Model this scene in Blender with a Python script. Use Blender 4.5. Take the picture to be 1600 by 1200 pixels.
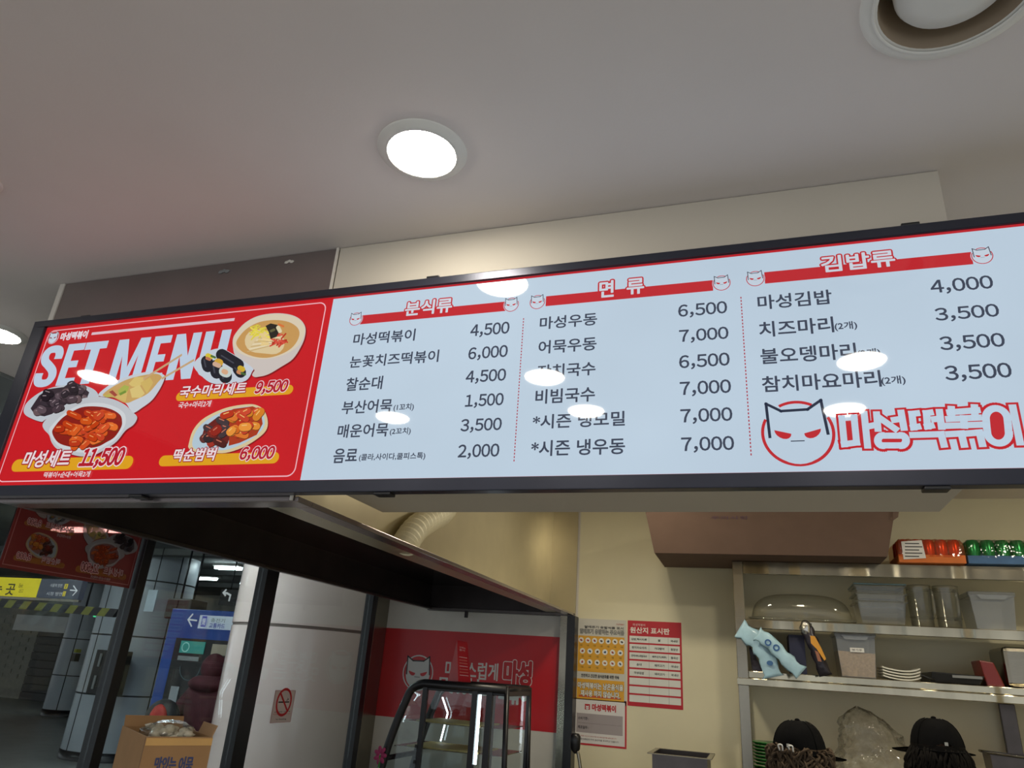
import bpy, bmesh, math, random
from mathutils import Vector, Matrix

for o in list(bpy.data.objects):
    bpy.data.objects.remove(o)
scene = bpy.context.scene
COL = scene.collection
random.seed(7)

# ------------------------------------------------------------------ camera, world, exposure
CH = 1.70                       # height of the phone above the floor; z below is relative to it
FPX = 1101.44                   # focal length in pixels of the 1600 x 1200 frame
CM = Matrix(((0.95136144, -0.05608304, -0.30292919),
             (0.30092177, 0.37985432, 0.87473241),
             (0.06601131, -0.92334467, 0.37825536)))     # columns: right, down, forward
cam_data = bpy.data.cameras.new('camera')
cam = bpy.data.objects.new('camera', cam_data)
COL.objects.link(cam)
cam_data.sensor_width = 36.0
cam_data.lens = FPX / 1600.0 * 36.0
cam_data.clip_start = 0.02
r_, d_, f_ = (Vector((CM[0][i], CM[1][i], CM[2][i])) for i in range(3))
cam.matrix_world = Matrix(((r_.x, -d_.x, -f_.x, 0), (r_.y, -d_.y, -f_.y, 0), (r_.z, -d_.z, -f_.z, CH), (0, 0, 0, 1)))
scene.camera = cam

world = bpy.data.worlds.new('world')
scene.world = world
world.use_nodes = True
bg = world.node_tree.nodes['Background']
bg.inputs[0].default_value = (0.90, 0.95, 1.0, 1)
bg.inputs[1].default_value = 0.82
scene.view_settings.view_transform = 'Standard'
scene.view_settings.look = 'None'
scene.view_settings.gamma = 1.0
scene.view_settings.use_curve_mapping = False
scene.view_settings.exposure = 0.0
LAMP = 68.0                     # radiance of the shop downlights
KLAMP = 170.0                  # radiance of the kitchen downlights


def ray(u, v):
    return CM @ Vector((u - 800.0, v - 600.0, FPX))


def PY(u, v, y):
    r = ray(u, v)
    return r * (y / r.y)


def PX(u, v, x):
    r = ray(u, v)
    return r * (x / r.x)


def PZ(u, v, z):
    r = ray(u, v)
    return r * (z / r.z)


# ------------------------------------------------------------------ materials
def lin(c):
    out = []
    for x in c[:3]:
        x = x / 255.0
        out.append(x / 12.92 if x <= 0.04045 else ((x + 0.055) / 1.055) ** 2.4)
    return (out[0], out[1], out[2], 1.0)


def mat(name, rgb, rough=0.5, metal=0.0, var=0.06, scale=8.0, bump=0.0, bscale=60.0, bdist=0.01, stretch=None, emit=None, estr=0.0, spec=0.5, coat=0.0):
    m = bpy.data.materials.new(name)
    m.use_nodes = True
    nt = m.node_tree
    b = nt.nodes['Principled BSDF']
    c = lin(rgb)
    tc = nt.nodes.new('ShaderNodeTexCoord')
    src = tc.outputs['Object']
    if stretch:
        mp = nt.nodes.new('ShaderNodeMapping')
        mp.inputs['Scale'].default_value = stretch
        nt.links.new(src, mp.inputs[0])
        src = mp.outputs[0]
    nz = nt.nodes.new('ShaderNodeTexNoise')
    nz.inputs['Scale'].default_value = scale
    nz.inputs['Detail'].default_value = 4
    nt.links.new(src, nz.inputs['Vector'])
    rp = nt.nodes.new('ShaderNodeValToRGB')
    rp.color_ramp.elements[0].color = tuple(x * (1 - var) for x in c[:3]) + (1,)
    rp.color_ramp.elements[1].color = tuple(min(1, x * (1 + var)) for x in c[:3]) + (1,)
    rp.color_ramp.elements[0].position = 0.3
    rp.color_ramp.elements[1].position = 0.7
    nt.links.new(nz.outputs['Fac'], rp.inputs[0])
    nt.links.new(rp.outputs[0], b.inputs['Base Color'])
    b.inputs['Roughness'].default_value = rough
    b.inputs['Metallic'].default_value = metal
    b.inputs['Specular IOR Level'].default_value = spec
    b.inputs['Coat Weight'].default_value = coat
    if bump:
        n2 = nt.nodes.new('ShaderNodeTexNoise')
        n2.inputs['Scale'].default_value = bscale
        nt.links.new(src, n2.inputs['Vector'])
        bp = nt.nodes.new('ShaderNodeBump')
        bp.inputs['Strength'].default_value = bump
        bp.inputs['Distance'].default_value = bdist
        nt.links.new(n2.outputs['Fac'], bp.inputs['Height'])
        nt.links.new(bp.outputs[0], b.inputs['Normal'])
    if emit is not None:
        b.inputs['Emission Color'].default_value = emit
        b.inputs['Emission Strength'].default_value = estr
    return m


def glassmat(name, tint, rough=0.02, ior=1.5, power=2.6, body=0.0, bodycol=(200, 200, 200), bump=0.0, bscale=12.0):
    m = bpy.data.materials.new(name)
    m.use_nodes = True
    nt = m.node_tree
    nt.nodes.remove(nt.nodes['Principled BSDF'])
    out = nt.nodes['Material Output']
    tr = nt.nodes.new('ShaderNodeBsdfTransparent')
    tr.inputs[0].default_value = tint + (1,)
    gl = nt.nodes.new('ShaderNodeBsdfGlossy')
    gl.inputs['Roughness'].default_value = rough
    lw = nt.nodes.new('ShaderNodeLayerWeight')
    lw.inputs['Blend'].default_value = 0.5
    pw = nt.nodes.new('ShaderNodeMath')
    pw.operation = 'POWER'
    pw.inputs[1].default_value = power
    nt.links.new(lw.outputs['Facing'], pw.inputs[0])
    fr = nt.nodes.new('ShaderNodeMath')
    fr.operation = 'MULTIPLY_ADD'
    fr.inputs[1].default_value = 0.8
    fr.inputs[2].default_value = (ior - 1) * 0.085
    nt.links.new(pw.outputs[0], fr.inputs[0])
    if bump:
        nz = nt.nodes.new('ShaderNodeTexNoise')
        nz.inputs['Scale'].default_value = bscale
        tc = nt.nodes.new('ShaderNodeTexCoord')
        nt.links.new(tc.outputs['Object'], nz.inputs['Vector'])
        bp = nt.nodes.new('ShaderNodeBump')
        bp.inputs['Strength'].default_value = bump
        bp.inputs['Distance'].default_value = 0.02
        nt.links.new(nz.outputs['Fac'], bp.inputs['Height'])
        nt.links.new(bp.outputs[0], gl.inputs['Normal'])
        nt.links.new(bp.outputs[0], lw.inputs['Normal'])
    mx = nt.nodes.new('ShaderNodeMixShader')
    nt.links.new(fr.outputs[0], mx.inputs[0])
    src = tr.outputs[0]
    if body:
        df = nt.nodes.new('ShaderNodeBsdfPrincipled')
        df.inputs['Base Color'].default_value = lin(bodycol)
        df.inputs['Roughness'].default_value = 0.5
        m2 = nt.nodes.new('ShaderNodeMixShader')
        m2.inputs[0].default_value = body
        nt.links.new(tr.outputs[0], m2.inputs[1])
        nt.links.new(df.outputs[0], m2.inputs[2])
        src = m2.outputs[0]
    nt.links.new(src, mx.inputs[1])
    nt.links.new(gl.outputs[0], mx.inputs[2])
    nt.links.new(mx.outputs[0], out.inputs[0])
    return m


def attrmat(name, rough=0.4, emit=0.0, base=1.0, alpha=1.0, coat=0.0, sample=True):
    """printed colours: the colour attribute Col holds the print"""
    m = bpy.data.materials.new(name)
    m.use_nodes = True
    nt = m.node_tree
    b = nt.nodes['Principled BSDF']
    at = nt.nodes.new('ShaderNodeAttribute')
    at.attribute_name = 'Col'
    tc = nt.nodes.new('ShaderNodeTexCoord')
    nz = nt.nodes.new('ShaderNodeTexNoise')
    nz.inputs['Scale'].default_value = 3.0
    nt.links.new(tc.outputs['Object'], nz.inputs['Vector'])
    mr = nt.nodes.new('ShaderNodeMapRange')
    mr.inputs['To Min'].default_value = 0.93
    mr.inputs['To Max'].default_value = 1.07
    nt.links.new(nz.outputs['Fac'], mr.inputs['Value'])
    sc_ = nt.nodes.new('ShaderNodeVectorMath')
    sc_.operation = 'SCALE'
    nt.links.new(at.outputs['Color'], sc_.inputs[0])
    nt.links.new(mr.outputs[0], sc_.inputs['Scale'])
    if base < 1.0:
        s2 = nt.nodes.new('ShaderNodeVectorMath')
        s2.operation = 'SCALE'
        s2.inputs['Scale'].default_value = base
        nt.links.new(sc_.outputs[0], s2.inputs[0])
        nt.links.new(s2.outputs[0], b.inputs['Base Color'])
    else:
        nt.links.new(sc_.outputs[0], b.inputs['Base Color'])
    b.inputs['Roughness'].default_value = rough
    b.inputs['Alpha'].default_value = alpha
    b.inputs['Coat Weight'].default_value = coat
    if emit:
        nt.links.new(sc_.outputs[0], b.inputs['Emission Color'])
        b.inputs['Emission Strength'].default_value = emit
    if not sample:
        m.cycles.emission_sampling = 'NONE'
    return m


M = {}
M['ceiling'] = mat('ceiling_paint', (226, 218, 214), 0.8, var=0.02, scale=3, bump=0.03, bscale=150)
M['bulk'] = mat('bulkhead_paint', (198, 190, 176), 0.7, var=0.02, scale=3)
M['cream'] = mat('cream_wall_paint', (226, 218, 186), 0.65, var=0.03, scale=4, bump=0.02, bscale=90)
M['floor'] = mat('floor_tile', (158, 158, 154), 0.35, var=0.12, scale=3)
M['steel'] = mat('brushed_steel', (146, 140, 126), 0.22, 1.0, var=0.05, scale=30, stretch=(1, 1, 25), bump=0.04, bscale=30)
M['steel_wave'] = mat('shelf_steel_sheen_bands', (172, 164, 142), 0.16, 1.0, var=0.25, scale=2.2, stretch=(3.0, 0.3, 0.15), bump=1.0, bscale=0.75, bdist=0.16)  # reflection bands partly painted as tone variation, partly from the bump
M['steel_dark'] = mat('hood_steel_dark', (92, 86, 84), 0.32, 0.9, var=0.12, scale=10)
M['steel_blackish'] = mat('hood_steel_blackish', (58, 52, 52), 0.42, 0.7, var=0.2, scale=6)  # near-black steel of uneven tone, for hood inside and ceiling recesses
M['steel_top'] = mat('hood_steel_inner', (128, 122, 122), 0.14, 1.0, var=0.1, scale=6)
M['steel_beige'] = mat('hood_side_steel', (205, 196, 168), 0.30, 0.75, var=0.06, scale=5)
M['steel_plate'] = mat('housing_steel_plate', (158, 148, 146), 0.24, 0.85, var=0.05, scale=6)
M['black'] = mat('black_powder_coat', (22, 22, 26), 0.35, var=0.15)
M['blackframe'] = mat('black_sign_frame', (52, 54, 66), 0.3, 0.4, var=0.1)
M['white'] = mat('white_plastic', (228, 226, 220), 0.4, var=0.03)
M['trimwhite'] = mat('white_trim', (214, 208, 198), 0.5, var=0.04)
M['lamp'] = mat('downlight_diffuser', (255, 245, 225), 0.4, var=0.0, emit=(1.0, 0.93, 0.80, 1), estr=LAMP)
M['klamp'] = mat('kitchen_downlight_diffuser', (255, 240, 205), 0.4, var=0.0, emit=(1.0, 0.90, 0.70, 1), estr=KLAMP)
M['tube'] = mat('fluorescent_tube', (235, 250, 255), 0.4, var=0.0, emit=(0.85, 0.97, 1.0, 1), estr=30.0)
M['led'] = mat('led_strip', (235, 245, 255), 0.4, var=0.0, emit=(0.85, 0.94, 1.0, 1), estr=9.0)
M['glass'] = glassmat('window_glass', (0.88, 0.92, 0.92), 0.01, 1.42, power=5.0)
M['clear'] = glassmat('clear_plastic', (0.93, 0.92, 0.88), 0.06, 1.6, body=0.07, bodycol=(190, 195, 190))
M['clearblue'] = glassmat('pale_blue_clear_plastic', (0.62, 0.78, 0.85), 0.1, 1.5, body=0.35, bodycol=(120, 160, 175))
M['frost'] = glassmat('frosted_plastic', (0.85, 0.87, 0.88), 0.2, 1.45, body=0.28, bodycol=(185, 190, 195))
M['wrap'] = glassmat('shrink_wrap', (0.95, 0.95, 0.95), 0.08, 1.5, bump=0.9, bscale=14)
M['bag'] = glassmat('clear_bag', (0.97, 0.97, 0.96), 0.10, 1.6, body=0.08, bodycol=(205, 200, 180), bump=0.9, bscale=22)
M['backlit'] = attrmat('backlit_print', 0.03, emit=0.82, base=0.06, sample=False)
M['backpanel'] = attrmat('backlit_panel', 0.03, emit=0.82, base=0.06)
M['print'] = attrmat('paper_print', 0.45)
M['wallprint'] = attrmat('wall_vinyl_print', 0.35)
M['film'] = attrmat('window_film_print', 0.3, alpha=0.55)
M['sign'] = attrmat('lit_sign_print', 0.3, emit=0.55, base=0.3)
M['carton'] = mat('brown_cardboard', (160, 122, 82), 0.8, var=0.06, scale=12, bump=0.05, bscale=120)
M['carton_dark'] = mat('shade_darkened_cardboard', (108, 86, 74), 0.8, var=0.05, scale=12)  # brown darkened so the colour carries the rack-top carton's shade
M['duct'] = mat('white_flexible_duct', (226, 218, 188), 0.5, var=0.04, bump=0.1)
M['green'] = mat('green_glazed_plate', (52, 128, 56), 0.2, var=0.1, coat=0.5)
M['plate'] = mat('white_porcelain', (222, 220, 206), 0.25, var=0.03)
M['cap'] = mat('black_cap_cloth', (14, 14, 15), 0.9, var=0.2, scale=30, spec=0.08, bump=0.15, bscale=300)
M['hair_dark'] = mat('dark_hair', (17, 14, 12), 0.7, spec=0.12, var=0.4, scale=30)
M['hair_grey'] = mat('brown_grey_hair', (78, 64, 50), 0.7, spec=0.2, var=0.4, scale=25)
M['skin'] = mat('skin', (214, 170, 142), 0.5, var=0.05)
M['shirt'] = mat('black_shirt', (30, 30, 33), 0.85, var=0.15, scale=20)
M['maroon'] = mat('maroon_jacket', (74, 26, 34), 0.8, var=0.2, scale=12, bump=0.2, bscale=40)
M['greycloth'] = mat('grey_cloth', (72, 72, 74), 0.85, var=0.2, scale=12)
M['redbag'] = mat('red_bag_nylon', (176, 44, 34), 0.6, var=0.15, bump=0.2, bscale=30)
M['darkbag'] = mat('dark_bag_nylon', (40, 40, 42), 0.6, var=0.15)
M['panel'] = mat('column_enamel_panel', (168, 174, 180), 0.35, var=0.05, scale=3)
M['whitecol'] = mat('white_glossy_column', (238, 216, 208), 0.16, var=0.03, scale=2, coat=0.4)
M['joint'] = mat('dark_joint', (36, 38, 42), 0.7)
M['groove'] = mat('column_groove', (132, 120, 112), 0.5)
M['bluepaint'] = mat('blue_kiosk_paint', (20, 74, 160), 0.35, var=0.06)
M['concourse_ceiling'] = mat('concourse_ceiling', (92, 94, 92), 0.8, var=0.15, scale=1.5)
M['concourse_wall'] = mat('concourse_wall_tile', (150, 148, 136), 0.6, var=0.1)
M['shutter'] = mat('dark_shutter', (62, 62, 62), 0.5, 0.3, var=0.1, stretch=(0.3, 1, 12))
M['grey'] = mat('grey_paint', (128, 130, 130), 0.5)
M['bluebag'] = mat('pale_blue_pouch', (168, 204, 220), 0.35, var=0.12, scale=14, bump=0.35, bscale=18, coat=0.4)
M['darkpouch'] = mat('dark_snack_pouch', (48, 44, 52), 0.3, 0.3, var=0.35, scale=20, bump=0.5, bscale=25)
M['yellowpouch'] = mat('yellow_pouch_print', (214, 150, 40), 0.35, var=0.25, scale=22)
M['foil'] = mat('silver_foil', (190, 188, 182), 0.25, 0.9, var=0.2, scale=25, bump=0.6, bscale=30)
M['crumbs'] = mat('beige_crumbs', (205, 168, 118), 0.9, var=0.2, scale=90, bump=0.3, bscale=150)
M['tray'] = mat('black_plastic_tray', (26, 25, 24), 0.4)
M['redcan'] = mat('orange_red_can', (214, 62, 22), 0.25, 0.5, var=0.2, scale=20)
M['greencan'] = mat('green_can', (24, 128, 60), 0.25, 0.5, var=0.25, scale=20)
M['orangebox'] = mat('orange_tray_card', (214, 112, 36), 0.6, var=0.12)
M['bluebox'] = mat('blue_tray_card', (62, 104, 150), 0.6, var=0.12)
M['orangewrap'] = glassmat('orange_shrink_wrap', (0.98, 0.72, 0.50), 0.1, 1.5, body=0.18, bodycol=(220, 110, 50), bump=0.9, bscale=14)
M['redplastic'] = mat('dark_red_plastic', (122, 34, 26), 0.3)
M['flower'] = mat('purple_petals', (150, 40, 90), 0.6)
M['bread'] = mat('baked_tray_paper', (190, 170, 110), 0.7, var=0.15)
M['food'] = mat('fried_food', (120, 70, 40), 0.6, var=0.3, scale=40, bump=0.4)
M['noodle'] = mat('white_stuffing', (214, 206, 186), 0.7, var=0.1)
M['greenled'] = mat('green_exit_light', (60, 200, 110), 0.4, emit=(0.1, 0.8, 0.35, 1), estr=0.6)


# ------------------------------------------------------------------ builders
def tag(o, label=None, cat=None, group=None, kind=None):
    if label:
        o['label'] = label
    if cat:
        o['category'] = cat
    if group:
        o['group'] = group
    if kind:
        o['kind'] = kind
    return o


def wloc(o):
    v = Vector((0, 0, 0))
    while o is not None:
        v = v + o.location
        o = o.parent
    return v


def thing(name, base, label, cat, group=None, kind=None):
    """an Empty at the thing's base; base is given relative to the camera height"""
    o = bpy.data.objects.new(name, None)
    o.empty_display_size = 0.05
    COL.objects.link(o)
    o.location = (base[0], base[1], base[2] + CH)
    return tag(o, label, cat, group, kind)


def copy_tree(o, parent=None):
    c = o.copy()
    COL.objects.link(c)
    c.parent = parent
    for ch in list(o.children):
        copy_tree(ch, c)
    return c


class MB:
    """collects geometry (camera-relative z) and links it as ONE mesh object"""
    def __init__(s):
        s.v = []
        s.f = []
        s.smooth = []

    def add(s, vs, fs, smooth=False):
        n = len(s.v)
        s.v += [Vector(v) for v in vs]
        for f in fs:
            s.f.append(tuple(i + n for i in f))
            s.smooth.append(smooth)
        return s

    def box(s, x0, x1, y0, y1, z0, z1):
        return s.add([(x0, y0, z0), (x1, y0, z0), (x1, y1, z0), (x0, y1, z0), (x0, y0, z1), (x1, y0, z1), (x1, y1, z1), (x0, y1, z1)],
                     [(0, 3, 2, 1), (4, 5, 6, 7), (0, 1, 5, 4), (1, 2, 6, 5), (2, 3, 7, 6), (3, 0, 4, 7)])

    def hexa(s, b4, t4):
        """two quads (bottom, top) of four corners each"""
        return s.add(list(b4) + list(t4), [(0, 3, 2, 1), (4, 5, 6, 7), (0, 1, 5, 4), (1, 2, 6, 5), (2, 3, 7, 6), (3, 0, 4, 7)])

    def quad(s, a, b, c, d):
        return s.add([a, b, c, d], [(0, 1, 2, 3)])

    def tube(s, pts, r, n=10, closed=False, caps=True, smooth=True, flat=1.0):
        pts = [Vector(p) for p in pts]
        k = len(pts)
        rs = r if isinstance(r, (list, tuple)) else [r] * k
        vs, fs = [], []
        prev = None
        for i, p in enumerate(pts):
            a = pts[(i - 1) % k] if (closed or i > 0) else p
            b = pts[(i + 1) % k] if (closed or i < k - 1) else p
            t = (b - a).normalized()
            if prev is None:
                ref = Vector((0, 0, 1)) if abs(t.z) < 0.9 else Vector((1, 0, 0))
                u = t.cross(ref).normalized()
            else:
                u = (prev - t * prev.dot(t)).normalized()
            prev = u
            w = t.cross(u)
            for j in range(n):
                a_ = 2 * math.pi * j / n
                vs.append(p + u * math.cos(a_) * rs[i] + w * math.sin(a_) * rs[i] * flat)
        m = k if closed else k - 1
        for i in range(m):
            for j in range(n):
                i2 = (i + 1) % k
                fs.append((i * n + j, i * n + (j + 1) % n, i2 * n + (j + 1) % n, i2 * n + j))
        s.add(vs, fs, smooth)
        if caps and not closed:
            s.add(vs[:n], [tuple(range(n - 1, -1, -1))])
            s.add(vs[-n:], [tuple(range(n))])
        return s

    def lathe(s, prof, c, n=32, smooth=True, axis='z', sx=1.0, sy=1.0):
        c = Vector(c)
        vs, fs = [], []
        for r, h in prof:
            for j in range(n):
                a = 2 * math.pi * j / n
                p = (math.cos(a) * r * sx, math.sin(a) * r * sy, h)
                if axis == 'y':
                    p = (p[0], h, p[1])
                if axis == 'x':
                    p = (h, p[0], p[1])
                vs.append(c + Vector(p))
        for i in range(len(prof) - 1):
            for j in range(n):
                fs.append((i * n + j, i * n + (j + 1) % n, (i + 1) * n + (j + 1) % n, (i + 1) * n + j))
        return s.add(vs, fs, smooth)

    def disc(s, c, r, n=32, up=True):
        c = Vector(c)
        vs = [c + Vector((math.cos(2 * math.pi * j / n) * r, math.sin(2 * math.pi * j / n) * r, 0)) for j in range(n)]
        return s.add(vs, [tuple(range(n)) if up else tuple(range(n - 1, -1, -1))])

    def prism(s, pts, axis, d0, d1):
        """2D polygon extruded along an axis: axis 'y' takes (x, z), 'x' takes (y, z), 'z' takes (x, y)"""
        def e(p, d):
            if axis == 'y':
                return Vector((p[0], d, p[1]))
            if axis == 'x':
                return Vector((d, p[0], p[1]))
            return Vector((p[0], p[1], d))
        n = len(pts)
        vs = [e(p, d0) for p in pts] + [e(p, d1) for p in pts]
        fs = [tuple(range(n)), tuple(range(2 * n - 1, n - 1, -1))]
        for i in range(n):
            j = (i + 1) % n
            fs.append((i, i + n, j + n, j))
        return s.add(vs, fs)

    def blob(s, c, rx, ry, rz, nu=12, nv=8, rot=None, noise=0.0, seed=0):
        rnd = random.Random(seed)
        c = Vector(c)
        vs, fs = [], []
        for i in range(nv + 1):
            th = math.pi * i / nv
            for j in range(nu):
                ph = 2 * math.pi * j / nu
                k = 1 + (rnd.uniform(-noise, noise) if 0 < i < nv else 0)
                p = Vector((math.sin(th) * math.cos(ph) * rx * k, math.sin(th) * math.sin(ph) * ry * k, math.cos(th) * rz))
                if rot is not None:
                    p = rot @ p
                vs.append(c + p)
        for i in range(nv):
            for j in range(nu):
                fs.append((i * nu + j, (i + 1) * nu + j, (i + 1) * nu + (j + 1) % nu, i * nu + (j + 1) % nu))
        return s.add(vs, fs, True)

    def build(s, name, material, parent=None, bevel=0.0, fix=True):
        org = wloc(parent) if parent is not None else Vector((0, 0, 0))
        me = bpy.data.meshes.new(name)
        me.from_pydata([v + Vector((0, 0, CH)) - org for v in s.v], [], s.f)
        me.materials.append(M[material] if isinstance(material, str) else material)
        for p, sm in zip(me.polygons, s.smooth):
            p.use_smooth = sm
        if fix:
            bm = bmesh.new()
            bm.from_mesh(me)
            bmesh.ops.remove_doubles(bm, verts=bm.verts, dist=1e-5)
            bmesh.ops.recalc_face_normals(bm, faces=bm.faces)
            bm.to_mesh(me)
            bm.free()
        o = bpy.data.objects.new(name, me)
        COL.objects.link(o)
        if parent is not None:
            o.parent = parent
        if bevel:
            bv = o.modifiers.new('bevel', 'BEVEL')
            bv.width = bevel
            bv.segments = 2
            bv.limit_method = 'ANGLE'
        return o


def solo(name, mb, material, label, cat, group=None, kind=None, bevel=0.0):
    """a thing that is one mesh"""
    return tag(mb.build(name, material, None, bevel), label, cat, group, kind)


def struct(name, mb, material, parent=None, label=None, bevel=0.0):
    return tag(mb.build(name, material, parent, bevel), label, kind='structure')


# ------------------------------------------------------------------ flat print on a plane
_tc = {}


def glyphs(s, off, res=3):
    key = (s, off, res)
    if key not in _tc and len(s) > 1 and all(c in '0123456789,' for c in s):
        # grotesque digits, set one after the other from their own outlines
        V_, F_, x = [], [], 0.0
        for c in s:
            vs, fs = glyphs(chr(ord(c) + 0xFEE0), off, 3)
            x0, x1 = min(v[0] for v in vs), max(v[0] for v in vs)
            w = x1 - x0
            adv = 0.60 if c != ',' else w + 0.17
            dx = x + (adv - w) / 2 - x0
            n = len(V_)
            V_ += [(v[0] + dx, v[1]) for v in vs]
            F_ += [tuple(i + n for i in f) for f in fs]
            x += adv
        _tc[key] = (V_, F_)
        return _tc[key]
    if key not in _tc:
        c = bpy.data.curves.new('t', 'FONT')
        c.body = s
        c.resolution_u = res
        c.offset = off
        o = bpy.data.objects.new('t', c)
        me = bpy.data.meshes.new_from_object(o)
        _tc[key] = ([(v.co.x, v.co.y) for v in me.vertices], [tuple(p.vertices) for p in me.polygons])
        bpy.data.objects.remove(o)
        bpy.data.curves.remove(c)
        bpy.data.meshes.remove(me)
    return _tc[key]


class Print:
    """flat printed shapes in plane coordinates (a, b); emb(a, b, layer) places them in the scene"""
    def __init__(s, emb, px=None, eps=0.0004):
        s.emb, s.px, s.eps = emb, px, eps
        s.v, s.f, s.c = [], [], []

    def fresh(s):
        return Print(s.emb, s.px, s.eps)

    def raw(s, pts, faces, col, layer):
        n = len(s.v)
        s.v += [s.emb(p[0], p[1], layer * s.eps) for p in pts]
        for f in faces:
            s.f.append(tuple(i + n for i in f))
            s.c.append(lin(col))

    def poly(s, pts, col, layer=1):
        s.raw(pts, [tuple(range(len(pts)))], col, layer)

    def ppoly(s, pts, col, layer=1):
        s.poly([s.px(*p) for p in pts], col, layer)

    def rect(s, a0, b0, a1, b1, col, layer=1):
        s.poly([(a0, b0), (a1, b0), (a1, b1), (a0, b1)], col, layer)

    def prect(s, bl, tr, col, layer=1):
        a, b = s.px(*bl), s.px(*tr)
        s.rect(a[0], a[1], b[0], b[1], col, layer)

    def pill(s, bl, tr, col, layer=1):
        a, b = s.px(*bl), s.px(*tr)
        r = (b[1] - a[1]) / 2
        pts = []
        sg = 1 if b[0] > a[0] else -1
        for i in range(9):
            t = -math.pi / 2 + math.pi * i / 8
            pts.append((b[0] - sg * r + sg * math.cos(t) * r, a[1] + r + math.sin(t) * r))
        for i in range(9):
            t = math.pi / 2 + math.pi * i / 8
            pts.append((a[0] + sg * r + sg * math.cos(t) * r, a[1] + r + math.sin(t) * r))
        s.poly(pts, col, layer)

    def ell(s, c, ra, rb, col, layer=1, rot=0.0, n=18):
        ca, sa = math.cos(rot), math.sin(rot)
        pts = []
        for i in range(n):
            t = 2 * math.pi * i / n
            x, y = math.cos(t) * ra, math.sin(t) * rb
            pts.append((c[0] + x * ca - y * sa, c[1] + x * sa + y * ca))
        s.poly(pts, col, layer)

    def ring(s, c, r, w, col, layer=1, a0=0.0, a1=2 * math.pi, n=40, sx=1.0):
        pts, fs = [], []
        for i in range(n + 1):
            t = a0 + (a1 - a0) * i / n
            for q in (r - w / 2, r + w / 2):
                pts.append((c[0] + math.cos(t) * q * sx, c[1] + math.sin(t) * q))
        for i in range(n):
            fs.append((2 * i, 2 * i + 1, 2 * i + 3, 2 * i + 2))
        s.raw(pts, fs, col, layer)

    def line(s, pts, w, col, layer=1):
        for p, q in zip(pts[:-1], pts[1:]):
            d = Vector((q[0] - p[0], q[1] - p[1]))
            if d.length < 1e-9:
                continue
            d.normalize()
            n = Vector((-d.y, d.x)) * w / 2
            e = d * w / 2
            s.poly([(p[0] - e.x + n.x, p[1] - e.y + n.y), (p[0] - e.x - n.x, p[1] - e.y - n.y),
                    (q[0] + e.x - n.x, q[1] + e.y - n.y), (q[0] + e.x + n.x, q[1] + e.y + n.y)], col, layer)

    def text(s, t, bl, tr, col, layer=1, bold=0.0, outline=None, ow=0.05, shear=0.0, plane=False, res=3):
        """fits the string into the box bl-tr (photo pixels, or plane coordinates)"""
        a, b = (bl, tr) if plane else (s.px(*bl), s.px(*tr))
        vs, fs = glyphs(t, 0.0, res)
        x0, x1 = min(v[0] for v in vs), max(v[0] for v in vs)
        y0, y1 = min(v[1] for v in vs), max(v[1] for v in vs)
        h = b[1] - a[1]
        sg = math.copysign(1.0, b[0] - a[0])
        sh = shear * h
        kx = (b[0] - a[0] - sg * sh) / (x1 - x0)
        ky = h / (y1 - y0)
        pts = []
        for v in vs:
            y = (v[1] - y0) * ky
            pts.append((a[0] + (v[0] - x0) * kx + sg * shear * y, a[1] + y))
        cnt = {}
        for f in fs:
            for i in range(len(f)):
                e = (f[i - 1], f[i])
                k = (min(e), max(e))
                cnt[k] = cnt.get(k, 0) + 1
        edge = [k for k, n in cnt.items() if n == 1]

        def strokes(w, c, lay):
            for n_, (i, j) in enumerate(edge):
                p, q = Vector(pts[i]), Vector(pts[j])
                d = q - p
                if d.length < 1e-9:
                    continue
                d.normalize()
                n = Vector((-d.y, d.x)) * w / 2
                e = d * w * 0.2
                s.poly([p + n - e * 0, p + n * 0.7 - e * 1.75, p - n * 0.7 - e * 1.75, p - n, q - n, q - n * 0.7 + e * 1.75, q + n * 0.7 + e * 1.75, q + n], c, lay + (n_ % 13) * 0.03)
        if outline is not None:
            strokes((bold + ow) * 2 * h, outline, layer - 1)
        if bold:
            strokes(bold * 2 * h, col, layer)
        s.raw(pts, fs, col, layer + 0.45)

    def cat(s, c, r, face, edge, ringc, eye, layer=2, halo=None):
        """the round horned cat-mask emblem"""
        if halo:
            s.ell(c, r * 1.10, r * 1.10, halo, layer, n=32)
            s.ell(c, r * 1.02, r * 1.02, ringc, layer + 1, n=32)
        head = []
        for i in range(19):
            t = math.pi * 0.97 + math.pi * 1.06 * i / 18
            head.append((c[0] + math.cos(t) * r * 0.86, c[1] - 0.05 * r + math.sin(t) * r * 0.93))
        head += [(c[0] + 0.74 * r, c[1] + 1.02 * r), (c[0] + 0.34 * r, c[1] + 0.74 * r), (c[0] - 0.42 * r, c[1] + 0.72 * r), (c[0] - 0.84 * r, c[1] + 0.98 * r)]
        if not halo:
            s.ring(c, r, r * 0.09, ringc, layer, math.radians(152), math.radians(388))
            s.ring(c, r, r * 0.09, ringc, layer, math.radians(62), math.radians(118), 10)
        s.poly(head, face, layer + 2)
        s.line([(c[0] - 0.80 * r, c[1] - 0.10 * r), (c[0] - 0.84 * r, c[1] + 0.98 * r), (c[0] - 0.42 * r, c[1] + 0.72 * r), (c[0] + 0.34 * r, c[1] + 0.74 * r),
                (c[0] + 0.74 * r, c[1] + 1.02 * r), (c[0] + 0.84 * r, c[1] - 0.05 * r)], r * 0.085, edge, layer + 3)
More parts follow.
